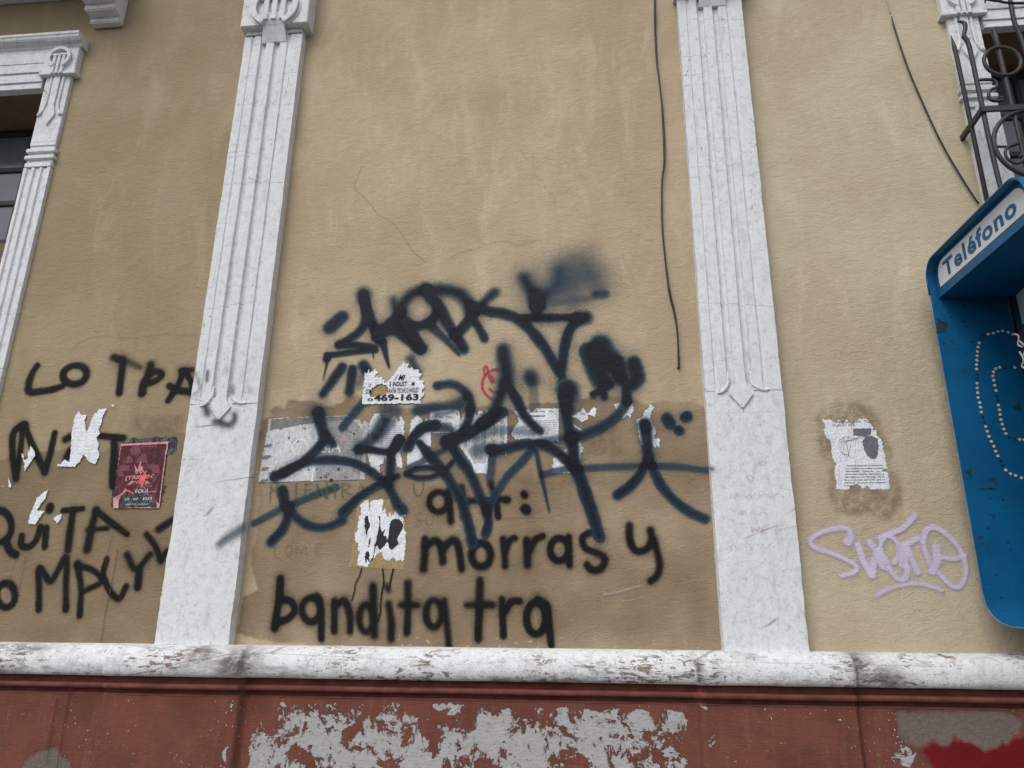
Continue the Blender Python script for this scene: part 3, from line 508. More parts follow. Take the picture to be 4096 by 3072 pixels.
  ('letter', [[[[-0.452,2.158,0.0268],[-0.445,2.158,0.0267]],0.0072,0.97],[[[-0.45,2.156,0.0216],[-0.374,2.17,0.0216],[-0.298,2.184,0.0215],[-0.242,2.184,0.0215],[-0.192,2.167,0.0214],[-0.142,2.131,0.0212],[-0.098,2.089,0.0211],[-0.071,2.054,0.0209]],0.0067,0.97],[[[-0.449,2.135,0.0164],[-0.451,2.078,0.0163],[-0.457,2.027,0.0162]],0.0072,0.7],[[[-0.516,2.156,0.0258],[-0.491,2.164,0.0258]],0.0258,0.6],[[[-0.272,2.158,0.0184],[-0.322,2.097,0.0183],[-0.377,2.042,0.0182],[-0.416,1.982,0.018],[-0.445,1.927,0.0179],[-0.462,1.882,0.0178]],0.0061,0.85],[[[-0.252,2.153,0.0102],[-0.237,2.076,0.0101],[-0.217,1.985,0.0075],[-0.195,1.883,0.0039]],0.0036,0.85],[[[-0.528,2.219,0.0198],[-0.452,2.247,0.0198],[-0.375,2.248,0.0197],[-0.273,2.236,0.0196]],0.0177,0.5],[[[-0.242,2.193,0.0164],[-0.141,2.208,0.0164],[-0.081,2.215,0.0163]],0.0113,0.65]]),
  ('letter', [[[[-0.109,2.434,0.0485],[-0.106,2.423,0.0484]],0.019,0.97],[[[-0.124,2.402,0.0315],[-0.112,2.348,0.0312]],0.0126,0.97],[[[-0.12,2.355,0.0245],[-0.11,2.281,0.0242],[-0.096,2.207,0.024],[-0.087,2.135,0.0237],[-0.073,2.064,0.0235]],0.0094,0.97],[[[-0.073,2.064,0.026],[-0.045,1.983,0.0256],[-0.022,1.914,0.0254],[0.0,1.836,0.0251],[0.018,1.774,0.0248]],0.006,0.97],[[[-0.086,2.228,0.0205],[-0.082,2.125,0.0202]],0.0256,0.4]]),
  ('letter', [[[[-0.013,2.618,0.043],[0.016,2.545,0.0426],[0.046,2.479,0.0421]],0.0129,0.97],[[[0.045,2.645,0.0512],[0.089,2.56,0.0505]],0.0215,0.97],[[[0.114,2.548,0.0398],[0.13,2.488,0.0394]],0.0212,0.97],[[[0.006,2.411,0.0157],[0.044,2.43,0.0157],[0.086,2.456,0.0157]],0.0052,0.97],[[[0.054,2.409,0.0141],[0.055,2.398,0.0141]],0.0052,0.97],[[[0.156,2.433,0.0219],[0.159,2.374,0.0217]],0.0125,0.9],[[[0.156,2.371,0.0217],[0.132,2.334,0.0216],[0.101,2.303,0.0215],[0.03,2.252,0.0214],[-0.046,2.222,0.0214],[-0.106,2.207,0.0214]],0.0083,0.9],[[[0.193,2.557,0.0307],[0.206,2.486,0.0304],[0.187,2.454,0.0303]],0.0127,0.97]]),
  ('letter', [[[[0.234,2.267,0.0279],[0.236,2.254,0.0278]],0.0203,0.97],[[[0.235,2.264,0.0223],[0.235,2.171,0.022],[0.237,2.115,0.0218]],0.0112,0.97],[[[0.235,2.11,0.0189],[0.2,2.045,0.0187],[0.155,1.991,0.0186],[0.1,1.953,0.0215]],0.0069,0.97],[[[0.243,2.12,0.0194],[0.263,2.045,0.0191],[0.303,1.97,0.0189],[0.357,1.911,0.0187],[0.412,1.872,0.0186],[0.462,1.848,0.0185]],0.006,0.9]]),
  ('line', [[[[-0.222,2.045,0.0135],[-0.123,2.068,0.0135],[-0.024,2.073,0.0135],[0.124,2.078,0.0134],[0.221,2.079,0.0133],[0.366,2.074,0.0133],[0.438,2.063,0.0132],[0.491,2.056,0.0132]],0.005,0.72]]),
 ]),
 ('graffiti_smudge', 'soft dark spray smudge hanging right of the red smiling face', 'navy', 1, [
  ('smudge', [[[[-0.281,2.503,0.0332],[-0.274,2.487,0.0331]],0.0268,0.9],[[[-0.268,2.459,0.0202],[-0.258,2.356,0.0199]],0.0181,0.35]]),
 ]),
 ('graffiti_tag', 'three navy spray dots grouped beside the right pilaster', 'navy', 1, [
  ('dot', [[[[0.328,2.291,0.0243],[0.339,2.273,0.0243]],0.0061,0.97]]),
  ('dot', [[[[0.409,2.295,0.0243],[0.417,2.299,0.0243]],0.0061,0.97]]),
  ('dot', [[[[0.377,2.238,0.0206],[0.379,2.236,0.0206]],0.0045,0.97]]),
 ]),
 ('graffiti_tag', 'navy forked arrow spray mark left of the word bandita', 'navy', 1, [
  ('line', [[[[-1.154,1.998,0.0146],[-1.235,1.968,0.0145],[-1.311,1.938,0.0145],[-1.386,1.908,0.0145],[-1.46,1.868,0.0145],[-1.515,1.838,0.0145]],0.0052,0.75]]),
  ('letter', [[[[-1.402,1.983,0.0226],[-1.383,1.923,0.0224],[-1.367,1.9,0.0223]],0.0052,0.97],[[[-1.366,1.913,0.0197],[-1.367,1.852,0.0196],[-1.388,1.802,0.0194],[-1.429,1.757,0.0194]],0.0067,0.97],[[[-1.36,1.913,0.0171],[-1.33,1.872,0.017],[-1.285,1.837,0.0169],[-1.221,1.819,0.0168],[-1.16,1.826,0.0168],[-1.11,1.851,0.0168]],0.0062,0.9]]),
 ]),
 ('graffiti_smudge', 'fading blue spray stroke ends on the two white pilasters', 'navy', 3, [
  ('smudge', [[[[-1.532,1.812,0.0159],[-1.588,1.777,0.0159],[-1.64,1.739,0.0111]],0.0127,0.75]]),
  ('smudge', [[[[0.492,2.051,0.0077],[0.499,2.05,0.0077]],0.0125,0.75]]),
 ]),
 ('graffiti_tag', 'pale lilac spray-painted word Sueño beside the blue phone hood', 'lilac', 1, [
  ('letter', [[[[1.033,1.751,0.0186],[1.048,1.774,0.0135],[1.041,1.801,0.0109],[1.006,1.806,0.011],[0.954,1.796,0.011],[0.905,1.775,0.0109],[0.884,1.749,0.0109],[0.905,1.723,0.0109],[0.954,1.707,0.0108],[1.012,1.681,0.0107],[1.051,1.655,0.0107],[1.046,1.63,0.0107],[0.993,1.614,0.0106]],0.0052,0.9]]),
  ('letter', [[[[1.072,1.738,0.0134],[1.084,1.676,0.0133],[1.107,1.617,0.0131]],0.0051,0.9],[[[1.121,1.748,0.0154],[1.139,1.712,0.0153],[1.122,1.661,0.0152],[1.114,1.617,0.0151]],0.0051,0.9]]),
  ('letter', [[[[1.146,1.707,0.0235],[1.164,1.658,0.0233]],0.0051,0.9],[[[1.153,1.707,0.0102],[1.167,1.753,0.0103],[1.195,1.773,0.0103],[1.227,1.748,0.0103],[1.226,1.702,0.0102],[1.205,1.666,0.0101]],0.0051,0.9],[[[1.161,1.764,0.0118],[1.207,1.784,0.0119],[1.26,1.805,0.0119],[1.313,1.858,0.0119]],0.0072,0.9]]),
  ('letter', [[[[1.249,1.727,0.0194],[1.239,1.661,0.0192]],0.0051,0.9],[[[1.26,1.738,0.0133],[1.273,1.686,0.0132],[1.289,1.628,0.0131]],0.0051,0.9],[[[1.178,1.645,0.0121],[1.211,1.6,0.012],[1.242,1.61,0.012],[1.253,1.651,0.0121]],0.0071,0.9],[[[1.277,1.748,0.0123],[1.319,1.763,0.0123],[1.331,1.712,0.0122],[1.345,1.635,0.012]],0.0051,0.9]]),
  ('letter', [[[[1.376,1.725,0.0168],[1.367,1.671,0.0166],[1.344,1.633,0.0165]],0.0051,0.9],[[[1.327,1.748,0.0107],[1.349,1.797,0.0108],[1.39,1.805,0.0108],[1.439,1.763,0.0107],[1.469,1.707,0.0106],[1.477,1.651,0.0105],[1.464,1.601,0.0104],[1.435,1.571,0.0104],[1.405,1.58,0.0104],[1.372,1.625,0.0105]],0.0051,0.9],[[[1.387,1.689,0.0101],[1.44,1.681,0.0101],[1.482,1.696,0.0101]],0.005,0.9]]),
  ('underline', [[[[1.119,1.539,0.009],[1.176,1.565,0.009],[1.248,1.582,0.009],[1.307,1.58,0.009],[1.372,1.558,0.0089]],0.007,0.8]]),
 ]),
 ('stencil_face', 'small red painted smiling face with one pointed horn', 'red', 1, [
  ('outline', [[[[-0.41,2.397,0.0048],[-0.423,2.395,0.0048],[-0.436,2.396,0.0048],[-0.449,2.398,0.0048],[-0.462,2.404,0.0048],[-0.473,2.411,0.0048],[-0.483,2.421,0.0048],[-0.491,2.432,0.0048],[-0.497,2.444,0.0048],[-0.501,2.457,0.0048],[-0.502,2.471,0.0048],[-0.501,2.485,0.0049],[-0.498,2.498,0.0049],[-0.492,2.51,0.0049],[-0.484,2.521,0.0049],[-0.474,2.529,0.0049],[-0.463,2.536,0.0049],[-0.451,2.541,0.0049],[-0.437,2.543,0.0049]],0.0021,0.9],[[[-0.437,2.543,0.0043],[-0.429,2.543,0.0043],[-0.42,2.542,0.0043],[-0.411,2.54,0.0043],[-0.403,2.537,0.0043],[-0.395,2.532,0.0043]],0.0033,0.7]]),
  ('horn', [[[[-0.491,2.52,0.0043],[-0.496,2.548,0.0044],[-0.484,2.559,0.0044],[-0.476,2.533,0.0043],[-0.486,2.52,0.0043]],0.0022,0.9]]),
  ('eye', [[[[-0.467,2.511,0.0108],[-0.456,2.491,0.0108]],0.0027,0.95]]),
  ('mouth', [[[[-0.468,2.449,0.0043],[-0.448,2.435,0.0043],[-0.421,2.433,0.0043],[-0.403,2.441,0.0043]],0.0021,0.9]]),
 ]),
 ('pencil_writing', 'faint green handwritten letters MIENTRA below the grey poster', 'green', 1, [
  ('letter', [[[[-1.453,1.929,0.0031],[-1.456,2.006,0.0032]],0.0021,0.55],[[[-1.456,2.006,0.0032],[-1.439,1.983,0.0032],[-1.427,2.014,0.0032]],0.0021,0.55],[[[-1.427,2.014,0.0026],[-1.41,1.934,0.0026]],0.0021,0.3]]),
  ('letter', [[[[-1.339,2.016,0.0037],[-1.335,1.949,0.0036]],0.0021,0.55]]),
  ('letter', [[[[-1.295,2.015,0.0031],[-1.296,1.949,0.0031]],0.0021,0.55],[[[-1.297,2.014,0.0031],[-1.267,2.016,0.0031]],0.0021,0.55],[[[-1.296,1.984,0.0031],[-1.268,1.987,0.0031]],0.0021,0.55]]),
  ('letter', [[[[-1.244,2.01,0.0026],[-1.233,1.948,0.0026]],0.0021,0.55],[[[-1.244,2.012,0.0042],[-1.194,1.948,0.0041]],0.0021,0.55],[[[-1.197,2.017,0.0042],[-1.189,1.947,0.0041]],0.0021,0.55]]),
  ('letter', [[[[-1.191,2.0,0.0031],[-1.133,1.999,0.0031]],0.0021,0.55],[[[-1.16,2.014,0.0042],[-1.154,1.951,0.0041]],0.0021,0.55]]),
  ('letter', [[[[-1.126,2.014,0.0036],[-1.118,1.951,0.0036]],0.0021,0.55],[[[-1.124,2.014,0.0026],[-1.086,2.003,0.0026],[-1.113,1.983,0.0026],[-1.076,1.964,0.0026]],0.0021,0.55]]),
  ('letter', [[[[-1.038,2.013,0.0026],[-1.057,1.957,0.0026]],0.0021,0.4],[[[-1.038,2.013,0.0026],[-1.028,1.982,0.0026]],0.0021,0.4]]),
 ]),
 ('pencil_writing', 'faint green handwritten letters US left of the word art', 'green', 1, [
  ('letter', [[[[-0.799,2.01,0.0031],[-0.79,1.967,0.0031],[-0.769,1.958,0.003],[-0.756,1.98,0.0031],[-0.754,2.013,0.0031]],0.002,0.55]]),
  ('letter', [[[[-0.7,1.999,0.002],[-0.725,1.992,0.002],[-0.736,2.0,0.002]],0.002,0.35]]),
 ]),
 ('pencil_writing', 'faint grey handwritten letters COMER near the word bandita', 'green', 1, [
  ('letter', [[[[-1.388,1.748,0.002],[-1.408,1.728,0.002],[-1.401,1.689,0.002],[-1.369,1.679,0.002]],0.002,0.4]]),
  ('letter', [[[[-1.328,1.718,0.002],[-1.328,1.707,0.002],[-1.331,1.699,0.002],[-1.337,1.694,0.002],[-1.343,1.694,0.002],[-1.349,1.699,0.002],[-1.354,1.707,0.002],[-1.357,1.718,0.002],[-1.356,1.729,0.002],[-1.353,1.737,0.002],[-1.348,1.742,0.002],[-1.342,1.742,0.002],[-1.335,1.737,0.002],[-1.33,1.729,0.002],[-1.328,1.718,0.002]],0.002,0.35]]),
  ('letter', [[[[-1.307,1.698,0.002],[-1.306,1.738,0.002],[-1.285,1.708,0.002],[-1.27,1.743,0.002],[-1.261,1.698,0.002]],0.002,0.35]]),
  ('letter', [[[[-1.194,1.747,0.002],[-1.219,1.742,0.002],[-1.215,1.703,0.002],[-1.184,1.703,0.002]],0.002,0.35],[[[-1.217,1.725,0.002],[-1.192,1.728,0.002]],0.002,0.3]]),
 ]),
 ('pencil_writing', 'faint grey handwritten letters SON under the word art', 'green', 1, [
  ('letter', [[[[-0.755,1.879,0.002],[-0.785,1.874,0.002],[-0.784,1.854,0.002],[-0.759,1.844,0.002],[-0.763,1.825,0.002],[-0.788,1.822,0.002]],0.002,0.35]]),
  ('letter', [[[[-0.701,1.849,0.002],[-0.702,1.838,0.002],[-0.707,1.83,0.002],[-0.713,1.825,0.002],[-0.721,1.825,0.002],[-0.729,1.83,0.002],[-0.734,1.839,0.002],[-0.736,1.849,0.002],[-0.735,1.86,0.002],[-0.73,1.869,0.002],[-0.724,1.873,0.002],[-0.716,1.873,0.002],[-0.708,1.868,0.002],[-0.703,1.86,0.002],[-0.701,1.849,0.002]],0.002,0.3]]),
  ('letter', [[[[-0.682,1.824,0.002],[-0.682,1.869,0.002],[-0.657,1.829,0.002],[-0.657,1.874,0.002]],0.002,0.25]]),
 ]),
 ('pencil_writing', 'faint reddish handwriting in small rows on the right pilaster', 'brownink', 3, [
  ('letter', [[[[0.677,2.181,0.002],[0.659,2.177,0.002],[0.657,2.155,0.002],[0.675,2.153,0.002]],0.0015,0.21]]),
  ('letter', [[[[0.653,2.108,0.002],[0.664,2.128,0.002],[0.673,2.108,0.002],[0.653,2.108,0.002]],0.0015,0.21]]),
  ('letter', [[[[0.706,2.082,0.002],[0.705,2.059,0.002],[0.724,2.071,0.002],[0.706,2.082,0.002]],0.0015,0.21]]),
  ('letter', [[[[0.637,2.015,0.0025],[0.656,1.994,0.0025],[0.665,2.015,0.0025],[0.641,2.018,0.0025]],0.0015,0.3]]),
  ('word', [[[[0.564,1.925,0.0024],[0.569,1.945,0.0024],[0.578,1.929,0.0024],[0.592,1.947,0.0024],[0.594,1.925,0.0024]],0.0015,0.21],[[[0.61,1.929,0.0024],[0.621,1.937,0.0024],[0.63,1.927,0.0024],[0.643,1.938,0.0024],[0.654,1.927,0.0024]],0.0015,0.21],[[[0.686,1.928,0.0024],[0.711,1.94,0.0024],[0.733,1.926,0.0024],[0.762,1.94,0.0024],[0.781,1.927,0.0024]],0.0015,0.21]]),
  ('word', [[[[0.6,1.855,0.0024],[0.616,1.875,0.0024],[0.624,1.855,0.0024],[0.608,1.859,0.0024]],0.0014,0.21],[[[0.639,1.851,0.0024],[0.649,1.867,0.0024],[0.667,1.855,0.0024],[0.696,1.864,0.0024],[0.711,1.853,0.0024]],0.0014,0.21]]),
  ('word', [[[[0.643,1.802,0.0024],[0.643,1.782,0.0024],[0.655,1.798,0.0024],[0.664,1.784,0.0024],[0.671,1.806,0.0024]],0.0014,0.4],[[[0.686,1.802,0.0024],[0.677,1.782,0.0024],[0.696,1.782,0.0024]],0.0014,0.35],[[[0.705,1.794,0.0024],[0.736,1.79,0.0024],[0.784,1.799,0.0024],[0.824,1.806,0.0024]],0.0014,0.225]]),
  ('word', [[[[0.55,1.715,0.0024],[0.563,1.739,0.0024],[0.573,1.715,0.0024]],0.0014,0.21],[[[0.585,1.715,0.0024],[0.591,1.735,0.0024],[0.606,1.727,0.0024],[0.622,1.739,0.0024],[0.636,1.715,0.0024]],0.0014,0.21],[[[0.667,1.715,0.0024],[0.68,1.734,0.0024],[0.691,1.717,0.0024],[0.716,1.738,0.0024]],0.0014,0.21]]),
 ]),
 ('water_stain', 'thin brown run marks down the lower left wall panel', 'stainbrown', 1, [
  ('run', [[[[-2.14,1.716,0.0021],[-2.14,1.592,0.0021],[-2.146,1.448,0.0021],[-2.144,1.326,0.002]],0.0017,0.55]]),
  ('run', [[[[-2.178,1.795,0.0018],[-2.184,1.716,0.0018],[-2.184,1.646,0.0018]],0.0015,0.4]]),
  ('run', [[[[-2.576,1.693,0.0018],[-2.576,1.614,0.0018],[-2.576,1.506,0.0018]],0.0015,0.35]]),
  ('run', [[[[-2.622,1.685,0.0018],[-2.63,1.591,0.0018],[-2.627,1.506,0.0018]],0.0015,0.3]]),
 ]),
 ('water_stain', 'two dark red run marks down the left part of the plinth', 'stainred', 4, [
  ('run', [[[[-2.249,1.103,0.0022],[-2.248,1.008,0.0022],[-2.241,0.849,0.0021]],0.0018,0.6]]),
  ('run', [[[[-2.192,1.173,0.0022],[-2.198,1.084,0.0022],[-2.193,0.837,0.0021]],0.0018,0.6]]),
 ]),
 ('hairline_crack', 'fine hairline cracks across the upper middle wall panel', 'stainbrown', 1, [
  ('crack', [[[[-1.156,3.688,0.0011],[-1.178,3.618,0.0011],[-1.186,3.548,0.0011],[-1.133,3.495,0.001],[-1.084,3.433,0.001],[-1.046,3.382,0.001],[-0.991,3.35,0.001],[-0.936,3.289,0.001],[-0.888,3.211,0.001],[-0.851,3.162,0.001],[-0.798,3.113,0.001]],0.001,0.5]]),
  ('crack', [[[[-0.68,3.127,0.001],[-0.614,3.159,0.001],[-0.564,3.166,0.001],[-0.531,3.181,0.001],[-0.473,3.202,0.001],[-0.389,3.206,0.001],[-0.339,3.186,0.001],[-0.256,3.206,0.001]],0.0009,0.5]]),
  ('crack', [[[[-0.717,3.637,0.0009],[-0.631,3.686,0.001],[-0.579,3.715,0.001]],0.0009,0.35]]),
  ('crack', [[[[-0.335,3.731,0.0009],[-0.296,3.668,0.0009],[-0.257,3.706,0.0009]],0.0009,0.35]]),
  ('crack', [[[[-0.274,3.587,0.0009],[-0.222,3.534,0.0009],[-0.206,3.494,0.0009],[-0.164,3.443,0.0009],[-0.157,3.385,0.0009]],0.0008,0.35]]),
  ('crack', [[[[0.114,2.964,0.0011],[0.169,2.956,0.0011],[0.197,2.938,0.0011]],0.001,0.35]]),
 ]),
 ('hairline_crack', 'fine hairline crack across the left wall panel above LO', 'stainbrown', 1, [
  ('crack', [[[[-2.561,2.696,0.001],[-2.517,2.746,0.001],[-2.428,2.767,0.001],[-2.334,2.76,0.001],[-2.24,2.752,0.001],[-2.135,2.766,0.001],[-2.09,2.771,0.001],[-2.004,2.758,0.001],[-1.914,2.765,0.001]],0.0009,0.5]]),
  ('crack', [[[[-2.344,3.121,0.001],[-2.326,3.154,0.001],[-2.304,3.165,0.001]],0.0009,0.35]]),
 ]),
 ('hairline_crack', 'fine wavy crack low on the wall below the letter y', 'stainbrown', 1, [
  ('crack', [[[[-0.444,1.872,0.001],[-0.389,1.855,0.001],[-0.32,1.857,0.001],[-0.252,1.854,0.001],[-0.183,1.854,0.001]],0.0009,0.35]]),
  ('crack', [[[[0.096,1.684,0.0009],[0.159,1.712,0.0009],[0.197,1.731,0.0009]],0.0008,0.3]]),
  ('crack', [[[[0.183,1.859,0.001],[0.231,1.849,0.001],[0.277,1.837,0.001]],0.0009,0.3]]),
 ]),
 ('scrape_mark', 'pale scrape marks on the brown wall patch below the letter y', 'pale', 1, [
  ('scrape', [[[[0.031,1.536,0.0041],[0.087,1.545,0.0041],[0.153,1.564,0.0041],[0.19,1.571,0.0041]],0.0037,0.3]]),
  ('scrape', [[[[0.105,1.509,0.0018],[0.151,1.516,0.0018],[0.189,1.526,0.0018]],0.0016,0.3]]),
 ]),
]
